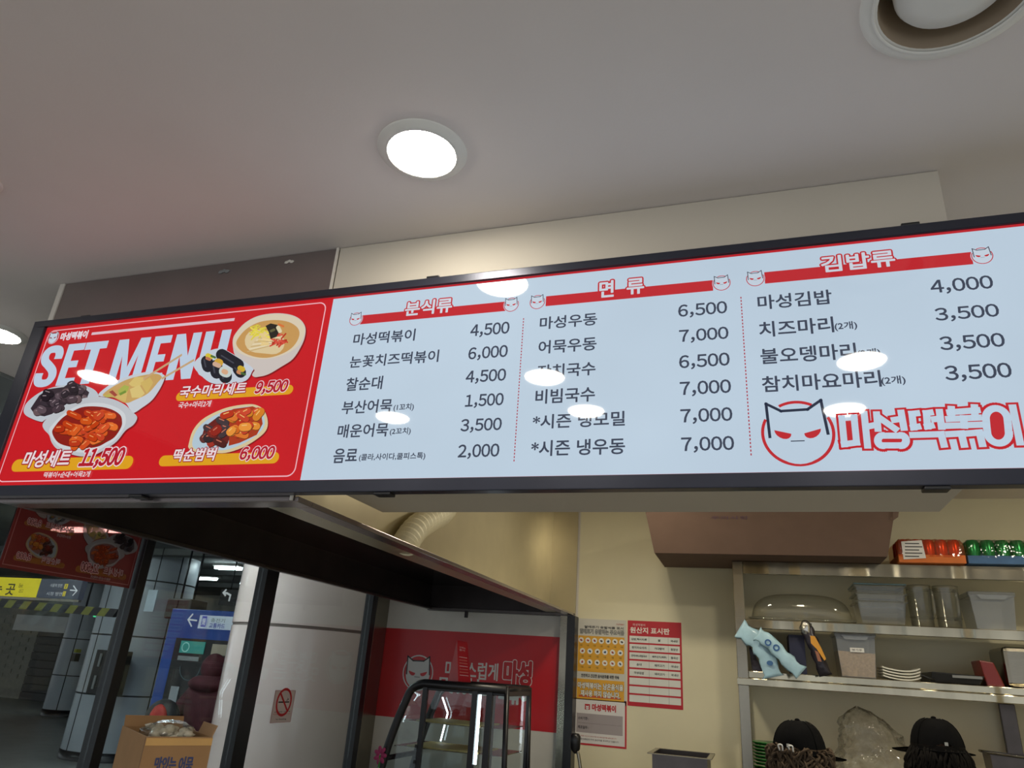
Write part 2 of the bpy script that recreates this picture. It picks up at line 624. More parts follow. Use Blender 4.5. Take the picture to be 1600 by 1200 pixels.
        for sg in (-1, 1):
            e = []
            for i in range(9):
                t = math.pi + math.pi * i / 8
                x, y = math.cos(t) * 0.24, math.sin(t) * 0.22
                x, y = sg * x, y
                k = 0.28 * sg * -1
                e.append((c[0] + sg * 0.42 * r + x * r, c[1] + (0.04 + y - k * x * 1.0) * r))
            s.poly(e, eye, layer + 4)
        s.line([(c[0] - 0.2 * r, c[1] - 0.26 * r), (c[0] + 0.16 * r, c[1] - 0.26 * r)], r * 0.03, edge, layer + 4)

    def build(s, name, material, parent):
        org = wloc(parent) if parent is not None else Vector((0, 0, 0))
        me = bpy.data.meshes.new(name)
        me.from_pydata([v + Vector((0, 0, CH)) - org for v in s.v], [], s.f)
        at = me.color_attributes.new('Col', 'FLOAT_COLOR', 'CORNER')
        i = 0
        for p, c in zip(me.polygons, s.c):
            for _ in p.vertices:
                at.data[i].color = c
                i += 1
        me.materials.append(M[material] if isinstance(material, str) else material)
        o = bpy.data.objects.new(name, me)
        COL.objects.link(o)
        if parent is not None:
            o.parent = parent
        return o


def yplane(y):
    return Print(lambda a, b, e: Vector((a, y - e, b)), lambda u, v: (PY(u, v, y).x, PY(u, v, y).z))



# ------------------------------------------------------------------ the setting
ZC = 1.10            # shop ceiling
ZF = -CH             # floor
YB = 1.45            # front face of the menu board
YW = 4.60            # back wall
XG = -2.40           # glass side wall


def plate_with_holes(rect, holes, z):
    x0, x1, y0, y1 = rect
    bm = bmesh.new()
    loops = [[(x0, y0), (x1, y0), (x1, y1), (x0, y1)]]
    for (cx, cy, r) in holes:
        loops.append([(cx + math.cos(2 * math.pi * i / 40) * r, cy + math.sin(2 * math.pi * i / 40) * r) for i in range(40)])
    edges = []
    for lp in loops:
        vs = [bm.verts.new((p[0], p[1], z)) for p in lp]
        for i in range(len(vs)):
            edges.append(bm.edges.new((vs[i], vs[(i + 1) % len(vs)])))
    bmesh.ops.triangle_fill(bm, edges=edges, use_beauty=True)
    mb = MB()
    bm.verts.index_update()
    mb.add([v.co.copy() for v in bm.verts], [tuple(v.index for v in f.verts) for f in bm.faces])
    bm.free()
    return mb


VENT = (0.385, 1.0)
HOLE = (-1.862, 0.985)
struct('floor', MB().box(-36, 5, -5, 19, ZF - 0.1, ZF), 'floor')
struct('ceiling', plate_with_holes((-3.15, 4.0, -3.5, YW), [(VENT[0], VENT[1], 0.119), (HOLE[0], HOLE[1], 0.05)], ZC), 'ceiling')
struct('trim_1', MB().box(-3.19, -3.15, -3.5, YW, ZC - 0.004, 1.5), 'grey', label='dark fascia edge at the end of the shop ceiling')
struct('wall_back', MB().box(-1.04, 2.4, YW, YW + 0.1, ZF, ZC), 'cream')
struct('wall_right', MB().box(2.4, 2.5, 1.6, YW + 0.1, ZF, ZC), 'cream')
struct('bulkhead', MB().box(-1.066, 0.455, 1.482, 1.94, 0.432, ZC - 0.001), 'bulk', label='cream bulkhead box behind the menu board', bevel=0.002)

# red and white wall behind the hood
wr = struct('wall_end', MB().box(-2.42, -1.04, YW, YW + 0.1, ZF, ZC), 'trimwhite')
pr = yplane(YW - 0.0005)


def zr(x, y):
    return (560 + x / 4.4444, 950 + y / 4.4444)


zt, zb = 0.0495 * YW, -0.069 * YW
pr.rect(-2.40, zb, -1.13, zt, (198, 24, 32), 1)
p1 = pr.px(*zr(1005, 530)), pr.px(*zr(1205, 375))
pr.text('마성스럽게', zr(600, 478), zr(972, 388), (214, 210, 206), 2, bold=0.02)
pr.text('맛있는', zr(556, 584), zr(925, 500), (214, 210, 206), 2, bold=0.02)
pr.text('마성', zr(1008, 528), zr(1202, 378), (190, 24, 32), 4, bold=0.05, outline=(226, 222, 218), ow=0.035)
pr.text('떡볶이', zr(965, 655), zr(1195, 560), (214, 210, 206), 4, bold=0.06)
pr.cat(pr.px(*zr(413, 450)), 0.100, (214, 212, 210), (30, 26, 30), (198, 24, 32), (198, 24, 32), 2, halo=(214, 212, 210))
pr.build('vinyl_print', 'wallprint', wr)

# black and steel corner posts
struct('trim_2', MB().box(-1.135, -1.085, 4.53, YW, ZF, 0.352), 'steel', label='brushed steel strip at the right end of the red wall')
struct('trim_3', MB().box(-1.085, -1.035, 4.50, YW - 0.002, ZF, 0.352), 'black', label='black corner post below the hood')
struct('trim_4', MB().box(-2.42, -2.372, 4.42, 4.598, ZF, ZC), 'steel', label='brushed steel corner post beside the red wall', bevel=0.003)

# glass side wall with black mullions
win = tag(bpy.data.objects.new('window_1', None), 'glass side wall with black mullions beside the hood', kind='structure')
COL.objects.link(win)
win.location = (XG, 1.5, 0)
for y0, y1 in ((2.36, 2.408), (3.19, 3.294), (4.355, 4.415)):
    MB().box(-2.43, -2.37, y0, y1, ZF, ZC).build('mullion', 'black', win, 0.002)
for y0, y1 in ((1.72, 2.36), (2.408, 3.19), (3.294, 4.355)):
    MB().box(XG - 0.004, XG + 0.004, y0 + 0.001, y1 - 0.001, -0.74, 0.92 if y0 > 2 else ZC).build('pane', 'glass', win)
    if y0 > 2:
        MB().box(-2.425, -2.375, y0 + 0.001, y1 - 0.001, 0.92, ZC).build('header', 'black', win)
    MB().box(-2.425, -2.375, y0 + 0.001, y1 - 0.001, ZF, -0.74).build('kick_panel', 'black', win)
MB().box(-2.392, -2.386, 2.409, 2.413, -0.74, 0.92).build('seal', 'steel', win)

# ------------------------------------------------------------------ exhaust hood
HZ = 0.358
XL, XR = -2.06, -1.055
hood = thing('exhaust_hood', (-1.55, 3.0, HZ), 'stainless steel kitchen exhaust hood hanging behind the left end of the menu board', 'hood')
MB().box(XR - 0.05, XR, 1.55, 4.545, HZ, HZ + 0.014).build('rim', 'steel_plate', hood, 0.002)
MB().box(XL, XL + 0.03, 1.55, 4.56, HZ, HZ + 0.014).build('rim', 'steel_dark', hood, 0.002)
MB().box(XL, XR, 1.485, 1.55, HZ, HZ + 0.014).build('rim', 'steel_plate', hood, 0.002)
MB().box(XL, XR, 4.545, 4.585, HZ - 0.006, HZ + 0.014).build('rim', 'steel_dark', hood, 0.002)
MB().box(XL, XL + 0.012, 1.50, 4.58, HZ + 0.014, 0.52).build('side_wall', 'steel_blackish', hood)
MB().box(XL + 0.012, -1.232, 1.50, 4.57, 0.515, 0.527).build('inner_top', 'steel_top', hood)
MB().box(XL + 0.012, -1.232, 4.558, 4.575, HZ + 0.014, 0.515).build('back_wall', 'steel_blackish', hood)
MB().box(XL + 0.012, -1.232, 1.51, 1.522, HZ + 0.014, 0.515).build('front_wall', 'steel_blackish', hood)
MB().box(-1.232, -1.220, 1.50, 4.585, HZ + 0.014, ZC - 0.002).build('side_panel', 'steel_beige', hood)
MB().box(-1.220, -1.052, 4.575, 4.587, HZ, ZC - 0.002).build('end_plate', 'steel_beige', hood)
MB().box(-1.220, -1.105, 1.55, 4.56, HZ + 0.014, HZ + 0.020).build('ledge', 'steel_beige', hood)
MB().box(-2.108, -1.071, 1.482, 1.494, 0.36, ZC - 0.002).build('front_plate', 'steel_plate', hood)
MB().box(-2.128, -2.108, 1.478, 1.498, 0.36, ZC - 0.002).build('corner_trim', 'trimwhite', hood)
MB().box(-1.074, -1.067, 1.476, 1.4815, 0.36, ZC - 0.002).build('seam_strip', 'trimwhite', hood)
for (u, v, s) in ((350, 424, 1.0), (452, 409, 0.8)):
    p = PY(u, v, 1.4815)
    q = MB()
    for k in range(3):
        q.blob((p.x + (k - 1) * 0.011 * s, 1.4808, p.z + (0.002 if k % 2 else -0.001)), 0.009 * s, 0.0012, 0.006 * s, 8, 6, noise=0.3, seed=k)
    q.build('glue_residue', 'grey' if s > 0.9 else 'trimwhite', hood)
MB().box(-1.79, -1.77, 4.545, 4.560, 0.315, HZ).build('drain_cup', 'steel_blackish', hood)

# flexible duct running down into the hood
XD = -1.163
d0_ = PX(634, 846, XD)
dp = [Vector((XD, d0_.y - 0.012, 0.3795)), Vector((XD, d0_.y - 0.004, 0.40)), PX(650, 826, XD), PX(671, 812, XD), PX(690, 801, XD), PX(702, 782, XD), PX(708, 755, XD), PX(709, 720, XD)]


def spline(pts, n):
    pts = [Vector(p) for p in pts]
    out = []
    k = len(pts)
    for i in range(k - 1):
        p0, p1, p2, p3 = pts[max(i - 1, 0)], pts[i], pts[i + 1], pts[min(i + 2, k - 1)]
        for j in range(n):
            t = j / n
            out.append(0.5 * ((2 * p1) + (p2 - p0) * t + (2 * p0 - 5 * p1 + 4 * p2 - p3) * t * t + (3 * p1 - p0 - 3 * p2 + p3) * t ** 3))
    out.append(pts[-1])
    return out


sp = spline(dp, 8)
solo('flexible_duct', MB().tube(sp, [0.044 + (0.006 if i % 2 else 0) for i in range(len(sp))], 28, smooth=False), 'duct',
     'ribbed white flexible duct bending down into the exhaust hood', 'duct')

# ------------------------------------------------------------------ menu board
S_ = YB / 1.65
BX0, BX1 = -2.082, 0.645         # lit face
BZ0, BZ1 = 0.401, 0.919
board = thing('menu_board', (-0.72, 1.47, BZ0), 'long backlit menu board with red set menu panel and white price lists', 'menu board')
fr = MB()
FW, FT, FB = 0.052, 0.022, 0.030
for (x0, x1, z0, z1) in ((BX0 - FW, BX1 + FW, BZ1, BZ1 + FT), (BX0 - FW, BX1 + FW, BZ0 - FB, BZ0), (BX0 - FW, BX0, BZ0, BZ1), (BX1, BX1 + FW, BZ0, BZ1)):
    fr.box(x0, x1, YB - 0.006, YB + 0.026, z0, z1)
fr.build('frame', 'blackframe', board, 0.002)
for u in (676, 1422):
    p = PY(u, 440 if u < 1000 else 350, YB)
    MB().box(p.x - 0.018, p.x + 0.018, YB - 0.004, YB + 0.026, BZ1 + FT, BZ1 + FT + 0.007).build('clip', 'black', board, 0.002)
for u in (215, 598, 1465):
    p = PY(u, 765, YB)
    MB().box(p.x - 0.022, p.x + 0.022, YB - 0.004, YB + 0.026, BZ0 - FB - 0.007, BZ0 - FB).build('clip', 'black', board, 0.002)
p = PY(135, 493, YB)
MB().box(p.x - 0.018, p.x + 0.018, YB - 0.004, YB + 0.026, BZ1 + FT, BZ1 + FT + 0.004).build('clip', 'black', board, 0.001)

WHITE = (198, 217, 234)
RED = (208, 30, 38)
REDB = (200, 44, 52)
INK = (66, 74, 92)
SPLIT = -1.18 * S_
face = yplane(YB + 0.004)
face.rect(BX0, BZ0, BX1, BZ1, WHITE, 0)
face.rect(BX0, BZ0, SPLIT, BZ1, RED, 1)
face.rect(SPLIT, BZ1 - 0.006, BX1, BZ1, REDB, 1)
face.rect(SPLIT, BZ0, BX1, BZ0 + 0.003, (214, 120, 130), 1)
face.build('light_panel', 'backpanel', board)
BP = yplane(YB + 0.004)


def z3(x, y):
    return (460 + x / 3.75, 420 + y / 3.75)


def z4(x, y):
    return (800 + x / 3.3333, 380 + y / 3.3333)


def z5(x, y):
    return (1150 + x / 2.857, 340 + y / 2.857)


def z1(x, y):
    return (x / 3.0769, 440 + y / 3.0769)


def lettering(t, bl, tr, col=INK, layer=2, **k):
    q = BP.fresh()
    q.text(t, bl, tr, col, layer, **k)
    return q.build('lettering', 'backlit', board)


heads = [(z3, (385, 325), (1240, 197), '분식류', (648, 279), (929, 172), (362, 296), (1272, 212), 0.0185),
         (z4, (175, 333), (1045, 192), '면', (457, 285), (529, 196), (133, 308), (1092, 209), 0.0185),
         (z5, (130, 298), (1048, 155), '김밥류', (385, 247), (700, 146), (86, 274), (1098, 172), 0.0185)]
for zf, bl, tr, t, tb, tt, c1, c2, rr in heads:
    q = BP.fresh()
    a, b = BP.px(*zf(*bl)), BP.px(*zf(*tr))
    z0, z1_ = (a[1] + BP.px(*zf(tr[0], tr[1] + 52))[1]) / 2, (b[1] + BP.px(*zf(bl[0], bl[1] - 54))[1]) / 2
    q.rect(a[0], z0, b[0], z1_, REDB, 2)
    q.build('header_bar', 'backlit', board)
    q = BP.fresh()
    q.text(t, zf(*tb), zf(*tt), (214, 222, 234), 5, bold=0.03, outline=REDB, ow=0.085)
    if t == '면':
        q.build('lettering', 'backlit', board)
        q = BP.fresh()
        q.text('류', zf(600, 269), zf(686, 183), (214, 222, 234), 5, bold=0.03, outline=REDB, ow=0.085)
    q.build('lettering', 'backlit', board)
    for c in (c1, c2):
        q = BP.fresh()
        cc = BP.px(*zf(*c))
        q.ell(cc, rr * 1.12, rr * 1.12, WHITE, 3, n=28)
        q.cat(cc, rr, (206, 220, 234), (58, 60, 74), REDB, REDB, 4)
        q.build('emblem', 'backlit', board)

rows = [(z3, [('마성떡볶이', (343, 450), (712, 352)), ('4,500', (1030, 405), (1262, 310)), ('눈꽃치즈떡볶이', (322, 582), (850, 475)), ('6,000', (1018, 540), (1252, 447)),
              ('찰순대', (300, 717), (522, 628)), ('4,500', (1003, 677), (1242, 585)), ('부산어묵', (275, 853), (578, 762)), ('(1꼬치)', (580, 838), (703, 788)),
              ('1,500', (1000, 818), (1228, 728)), ('매운어묵', (250, 992), (556, 903)), ('(2꼬치)', (558, 978), (685, 930)), ('3,500', (973, 962), (1217, 873)),
              ('음료', (225, 1138), (375, 1052)), ('(콜라,사이다,쿨피스톡)', (377, 1130), (770, 1075)), ('2,000', (957, 1115), (1203, 1025))]),
        (z4, [('마성우동', (145, 450), (443, 362)), ('6,500', (868, 392), (1117, 302)), ('어묵우동', (138, 578), (440, 488)), ('7,000', (873, 523), (1124, 435)),
              ('잔치국수', (132, 704), (435, 617)), ('6,500', (873, 660), (1130, 570)), ('비빔국수', (122, 838), (432, 748)), ('7,000', (877, 800), (1137, 710)),
              ('*시즌 냉모밀', (108, 968), (587, 875)), ('7,000', (880, 943), (1144, 855)), ('*시즌 냉우동', (100, 1110), (588, 1015)), ('7,000', (884, 1092), (1153, 1005))]),
        (z5, [('마성김밥', (100, 412), (422, 322)), ('4,000', (875, 345), (1138, 258)), ('치즈마리', (107, 535), (430, 443)), ('(2개)', (443, 508), (537, 462)), ('3,500', (895, 468), (1165, 385)),
              ('불오뎅마리', (113, 655), (530, 560)), ('(2개)', (545, 632), (641, 583)), ('3,500', (917, 600), (1190, 515)), ('참치마요마리', (120, 780), (640, 682)), ('(2개)', (652, 752), (752, 705)),
              ('3,500', (940, 735), (1220, 648))])]
for zf, lst in rows:
    for t, bl, tr in lst:
        lettering(t, zf(*bl), zf(*tr), bold=0.021 if t[0].isdigit() else 0.020)
for zf, a, b in ((z3, (1345, 290), (1285, 1138)), (z4, (1195, 280), (1243, 1115))):
    q = BP.fresh()
    p0, p1 = BP.px(*zf(*a)), BP.px(*zf(*b))
    x = (p0[0] + p1[0]) / 2
    n = 46
    for i in range(n):
        z = p0[1] + (p1[1] - p0[1]) * i / n
        q.rect(x - 0.0012, z - 0.0045, x + 0.0012, z, (180, 50, 66), 2)
    q.build('dotted_line', 'backlit', board)
# shop emblem and wordmark, lower right
q = BP.fresh()
q.cat(BP.px(*z5(275, 962)), 0.0665, WHITE, (44, 52, 72), REDB, REDB, 2)
q.build('emblem', 'backlit', board)
q = BP.fresh()


def zW(x, y):
    return BP.px(1180 + x / 3.81, 600 + y / 3.81)


def capsule_path(cx, cy, hw, hh, tilt, n=10):
    """closed stadium path of half size hw x hh"""
    r = min(hw, hh)
    out = []
    for i in range(4 * n + 1):
        t = 2 * math.pi * i / (4 * n)
        x, y = math.cos(t) * r, math.sin(t) * r
        x += math.copysign(hw - r, x) if abs(x) > 1e-6 else 0
        y += math.copysign(hh - r, y) if abs(y) > 1e-6 else 0
        out.append((cx + x + y * tilt, cy + y))
    return out


WM = [[(515, 205), (588, 200), (603, 350), (530, 360), (515, 205)], [(648, 180), (668, 368)], [(668, 255), (692, 250)],
      [(722, 182), (730, 268)], [(742, 205), (832, 268)], [(868, 172), (884, 262)], [(828, 215), (862, 210)], capsule_path(813, 338, 82, 29, 0.0),
      [(960, 176), (932, 179), (942, 260), (966, 256)], [(1040, 172), (1018, 175), (1025, 254), (1046, 250)], [(1096, 168), (1108, 256)], [(1066, 211), (1096, 208)], [(938, 305), (1106, 300), (1122, 362)],
      [(1166, 150), (1168, 200)], [(1304, 140), (1308, 200)], [(1240, 205), (1243, 250)], [(1158, 170), (1318, 158)], [(1152, 210), (1326, 202)], [(1150, 250), (1334, 244)], [(1152, 300), (1226, 296), (1242, 362)], [(1262, 296), (1334, 290), (1350, 358)],
      capsule_path(1440, 250, 64, 102, 0.10), [(1532, 142), (1574, 348)]]
for hole in ([(530, 202), (575, 198), (590, 345), (545, 350)], capsule_path(813, 338, 62, 14, 0.0), capsule_path(1440, 250, 46, 84, 0.10), [(690, 262), (720, 250), (745, 272), (720, 300), (690, 380), (672, 380)],
             [(890, 160), (930, 160), (940, 300), (900, 300)], [(600, 190), (640, 170), (655, 370), (610, 370)], [(840, 235), (870, 232), (880, 290), (850, 290)]):
    q.poly([zW(*p) for p in hole], REDB, 3.5)
for wide, col, lay in ((64, REDB, 3), (38, WHITE, 4)):
    k = (zW(wide, 300)[0] - zW(0, 300)[0])
    for st_ in WM:
        q.line([zW(*p) for p in st_], k, col, lay)
q.build('wordmark', 'backlit', board)

# --- red set menu panel
q = BP.fresh()
xa, xb = BX0 + 0.016, SPLIT - 0.020
za, zb_ = BZ0 + 0.014, BZ1 - 0.014
rc = 0.022
pts = []
for (cx, cz, t0) in ((xb - rc, zb_ - rc, 0), (xa + rc, zb_ - rc, 90), (xa + rc, za + rc, 180), (xb - rc, za + rc, 270)):
    for i in range(7):
        t = math.radians(t0 + 15 * i)
        pts.append((cx + math.cos(t) * rc, cz + math.sin(t) * rc))
pts.append(pts[0])
q.line(pts, 0.0032, (246, 190, 200), 2)
q.build('border_line', 'backlit', board)
q = BP.fresh()
q.cat(BP.px(*z1(258, 270)), 0.020, (206, 220, 234), (70, 50, 60), RED, (150, 60, 70), 2, halo=(206, 220, 234))
q.build('emblem', 'backlit', board)
lettering('마성떡볶이', z1(288, 284), z1(428, 235), (236, 226, 234), bold=0.05)
q = BP.fresh()
a, b = BP.px(*z1(443, 247)), BP.px(*z1(1127, 187))
zz = (a[1] + b[1]) / 2
q.rect(a[0], zz - 0.0045, b[0], zz + 0.0045, (232, 200, 212), 2)
q.build('title_rule', 'backlit', board)


def ribbon(path, wx, wy, n=6):
    sp_ = spline([Vector((p[0], p[1], 0)) for p in path], n)
    L_, R_ = [], []
    for i, p in enumerate(sp_):
        d = sp_[min(i + 1, len(sp_) - 1)] - sp_[max(i - 1, 0)]
        d = Vector((d.x * wy, d.y * wx))
        d.normalize()
        L_.append((p.x - d.y * wx, p.y + d.x * wy))
        R_.append((p.x + d.y * wx, p.y - d.x * wy))
    return [[L_[i], R_[i], R_[i + 1], L_[i + 1]] for i in range(len(sp_) - 1)]


def arc(cx, cy, rx, ry, a0, a1, n=8):
    return [(cx + math.cos(math.radians(a0 + (a1 - a0) * i / n)) * rx, cy + math.sin(math.radians(a0 + (a1 - a0) * i / n)) * ry) for i in range(n + 1)]


BLOCK = {
    'S': ribbon([(0.82, 0.66), (0.82, 0.78), (0.72, 0.885), (0.5, 0.915), (0.28, 0.885), (0.18, 0.77), (0.25, 0.63), (0.5, 0.51), (0.74, 0.38), (0.82, 0.24), (0.72, 0.115), (0.5, 0.085), (0.28, 0.115), (0.18, 0.22), (0.18, 0.34)], 0.18, 0.09),
    'E': [[(0, 0), (1, 0), (1, .17), (.42, .17), (.42, .42), (.88, .42), (.88, .58), (.42, .58), (.42, .83), (1, .83), (1, 1), (0, 1)]],
    'T': [[(.3, 0), (.7, 0), (.7, .82), (1, .82), (1, 1), (0, 1), (0, .82), (.3, .82)]],
    'M': [[(0, 0), (.25, 0), (.25, .62), (.41, 0), (.59, 0), (.75, .62), (.75, 0), (1, 0), (1, 1), (.69, 1), (.5, .36), (.31, 1), (0, 1)]],
    'N': [[(0, 0), (.34, 0), (.34, .50), (.64, 0), (1, 0), (1, 1), (.66, 1), (.66, .50), (.36, 1), (0, 1)]],
    'U': [[(0, 1)] + arc(.5, .24, .5, .24, 180, 360) + [(1, 1), (.64, 1)] + arc(.5, .24, .14, .07, 360, 180) + [(.36, 1)]]}


def block_word(letters, ztop, zbot):
    q = BP.fresh()
    for ch, xa_, xb_ in letters:
        for pts in BLOCK[ch]:
            q.poly([(xa_ + (xb_ - xa_) * x, zbot + (ztop - zbot) * y) for x, y in pts], (198, 216, 236), 2)
    q.build('lettering', 'backlit', board)


def bx_(u, v):
    return BP.px(u, v)[0]


block_word([('S', bx_(54, 590), bx_(101, 548)), ('E', bx_(108.6, 538), bx_(135, 536)), ('T', bx_(136, 536), bx_(170.5, 532.3))], BP.px(170, 532.3)[1], BP.px(90, 603)[1])
block_word([('M', bx_(187.4, 531), bx_(237, 526.3)), ('E', bx_(243.6, 526), bx_(270.5, 523)), ('N', bx_(277.3, 522), bx_(316.5, 518.7)), ('U', bx_(322.7, 517.5), bx_(362.5, 514.7))], BP.px(362, 514.7)[1], BP.px(264, 594)[1])


def zA(x, y):
    return (20 + x / 6.0, 560 + y / 6.0)


def zD(x, y):
    return (250 + x / 6.4, 480 + y / 6.4)


def zF_(x, y):
    return (250 + x / 6.4, 600 + y / 6.4)


DISH = []      # (name, [(points in panel coordinates, colour, layer)])


def dish(name, items):
    DISH.append((name, [([BP.px(*p) for p in pts], col, lay) for pts, col, lay in items]))


def capsule(cx, cy, l, w, ang, n=5):
    out = []
    ca, sa = math.cos(ang), math.sin(ang)
    for sg in (1, -1):
        for i in range(n + 1):
            t = -math.pi / 2 + math.pi * i / n
            x, y = sg * (l / 2 - w / 2) + sg * math.cos(t) * w / 2, sg * math.sin(t) * w / 2
            out.append((cx + x * ca - y * sa, cy + x * sa + y * ca))
    return out


def smooth_loop(pts, n=4):
    k = len(pts)
    out = []
    for i in range(k):
        p0, p1, p2, p3 = (Vector(pts[(i + j) % k]) for j in (-1, 0, 1, 2))
        for j in range(n):
            t_ = j / n
            q_ = 0.5 * ((2 * p1) + (p2 - p0) * t_ + (2 * p0 - 5 * p1 + 4 * p2 - p3) * t_ * t_ + (3 * p1 - p0 - 3 * p2 + p3) * t_ ** 3)
            out.append((q_.x, q_.y))
    return out


def zz_(zf, pts, smooth=None):
    if smooth is None:
        smooth = len(pts) != 12 and len(pts) > 9 and len(pts) != 16 and len(pts) != 18
    return [zf(*p) for p in (smooth_loop(pts) if smooth else pts)]


def shadow(zf, pts, d):
    return [zf(p[0] + d, p[1] + d) for p in smooth_loop(pts)]


def jit(c, d, rnd):
    k = rnd.uniform(-d, d)
    return tuple(max(0, min(255, x + k)) for x in c)


def inside(p, poly):
    x, y = p
    r = False
    for i in range(len(poly)):
        (x1, y1), (x2, y2) = poly[i], poly[i - 1]
        if (y1 > y) != (y2 > y) and x < (x2 - x1) * (y - y1) / (y2 - y1) + x1:
            r = not r
    return r


def scatter(zf, poly, n, l, w, cols, lay, seed, hi=None, margin=0.0):
    rnd = random.Random(seed)
    xs, ys = [p[0] for p in poly], [p[1] for p in poly]
    out = []
    k = 0
    while len(out) < n * (3 if hi else 2) and k < 4000:
        k += 1
        x, y = rnd.uniform(min(xs), max(xs)), rnd.uniform(min(ys), max(ys))
        cx, cy = sum(xs) / len(xs), sum(ys) / len(ys)
        if not inside((cx + (x - cx) * (1 + margin), cy + (y - cy) * (1 + margin)), poly):
            continue
        a = rnd.uniform(-0.9, 0.6)
        c = jit(cols[rnd.randrange(len(cols))], 14, rnd)
        ll, ww = l * rnd.uniform(0.75, 1.2), w * rnd.uniform(0.85, 1.15)
        L = lay + len(out) * 0.08
        out.append((zz_(zf, capsule(x + 5, y + 7, ll, ww, a)), tuple(v * 0.55 for v in c), L))
        out.append((zz_(zf, capsule(x, y, ll, ww, a)), c, L + 0.04))
        if hi:
            out.append((zz_(zf, capsule(x - ww * 0.1, y - ww * 0.2, ll * 0.42, ww * 0.13, a)), hi, L + 0.06))
    return out


# blood sausage plate
o1 = [(105, 480), (140, 410), (240, 330), (350, 280), (500, 250), (650, 250), (760, 290), (805, 345), (780, 380), (560, 420), (400, 510), (300, 580), (270, 595), (190, 570), (120, 530)]
i1 = [(170, 470), (250, 350), (330, 290), (480, 270), (560, 215), (640, 250), (720, 320), (700, 370), (520, 420), (380, 520), (300, 545), (210, 530)]
dish('dish_print', [(shadow(zA, o1, 10), (140, 20, 26), 2), (zz_(zA, o1), (196, 204, 212), 3), (zz_(zA, i1), (58, 46, 54), 4)] +
     scatter(zA, i1, 30, 104, 66, [(66, 52, 60), (86, 70, 78), (48, 38, 46), (104, 84, 88)], 5, 3, (150, 134, 140), 0.1))
# fishcake soup
o2 = [(805, 350), (880, 270), (1000, 200), (1150, 150), (1300, 125), (1410, 150), (1425, 190), (1380, 290), (1310, 390), (1220, 460), (1120, 515), (1070, 430), (960, 370)]
i2 = [(845, 350), (920, 280), (1060, 205), (1200, 165), (1340, 145), (1400, 175), (1360, 230), (1270, 330), (1150, 390), (1060, 420), (950, 370)]
its = [(shadow(zA, o2, 10), (140, 20, 26), 2), (zz_(zA, o2), (206, 212, 220), 3), (zz_(zA, i2), (206, 166, 100), 4)]
for k, (pp, cc) in enumerate([([(1090, 240), (1150, 175), (1250, 180), (1190, 270), (1120, 265)], (222, 196, 118)), ([(1200, 230), (1290, 180), (1320, 230), (1260, 330), (1210, 250)], (214, 184, 104)),
                              ([(1100, 290), (1190, 250), (1240, 330), (1200, 370), (1120, 370)], (224, 200, 126)), ([(960, 360), (1080, 310), (1060, 410), (990, 380)], (216, 188, 110)),
                              ([(990, 300), (1050, 250), (1095, 265), (1080, 310), (1000, 340)], (176, 184, 84)), ([(850, 352), (910, 335), (930, 365), (880, 366)], (196, 186, 90)),
                              ([(905, 315), (940, 300), (985, 345), (960, 360)], (168, 74, 60)), ([(1000, 330), (1060, 300), (1070, 320), (1010, 350)], (120, 150, 60))]):
    its.append((zz_(zA, pp), cc, 5 + k * 0.2))
for a, b in (((690, 470), (877, 352)), ((780, 468), (935, 377))):
    its.append(([z1(a[0], a[1] - 5), z1(b[0], b[1] - 5), z1(b[0], b[1] + 6), z1(a[0], a[1] + 5)], (206, 170, 128), 8))
dish('dish_print', its)
# rice cakes in red sauce
o3 = [(285, 620), (330, 560), (420, 490), (560, 410), (700, 370), (830, 362), (960, 390), (1060, 440), (1110, 490), (1165, 540), (1165, 580), (1130, 630), (1060, 680), (980, 780), (880, 850), (760, 910), (640, 920), (520, 890), (420, 850), (370, 790), (345, 720), (300, 670)]
i3 = [(375, 700), (400, 640), (470, 560), (580, 490), (680, 455), (820, 455), (930, 480), (1010, 530), (1030, 590), (1020, 650), (960, 740), (880, 790), (800, 830), (680, 845), (540, 830), (430, 790)]
l3 = [(345, 690), (380, 620), (460, 540), (570, 465), (690, 425), (830, 420), (950, 450), (1045, 510), (1065, 590), (1040, 665), (970, 760), (880, 820), (780, 870), (660, 885), (530, 865), (420, 815)]
dish('dish_print', [(shadow(zA, o3, 12), (140, 20, 26), 9), (zz_(zA, o3), (198, 202, 208), 10), (zz_(zA, l3, True), (216, 220, 224), 10.5), (zz_(zA, i3, True), (146, 34, 26), 11)] +
     scatter(zA, i3, 46, 128, 60, [(226, 96, 36), (214, 78, 32), (232, 112, 44), (198, 62, 30)], 12, 5, (244, 160, 96), 0.14))
# noodle soup bowl
o4 = [(730, 330), (760, 260), (850, 160), (980, 90), (1150, 62), (1300, 75), (1400, 120), (1455, 200), (1450, 300), (1410, 400), (1330, 520), (1210, 600), (1090, 670), (1000, 695), (930, 690), (870, 570), (760, 490), (735, 420)]
m4 = [(735, 340), (765, 262), (855, 165), (985, 97), (1150, 70), (1295, 82), (1395, 126), (1448, 205), (1440, 290), (1380, 390), (1260, 470), (1100, 515), (960, 515), (820, 470), (750, 410)]
i4 = [(765, 370), (800, 290), (880, 210), (1000, 150), (1150, 130), (1290, 150), (1380, 210), (1395, 290), (1340, 390), (1240, 460), (1100, 505), (960, 500), (830, 450)]
its = [(shadow(zD, o4, 12), (140, 20, 26), 2), (zz_(zD, o4, True), (212, 202, 196), 3), (zz_(zD, m4, True), (226, 212, 186), 4), (zz_(zD, i4), (206, 158, 92), 5),
       (zz_(zD, capsule(1050, 350, 400, 230, 0.1, 8)), (228, 206, 160), 6)]
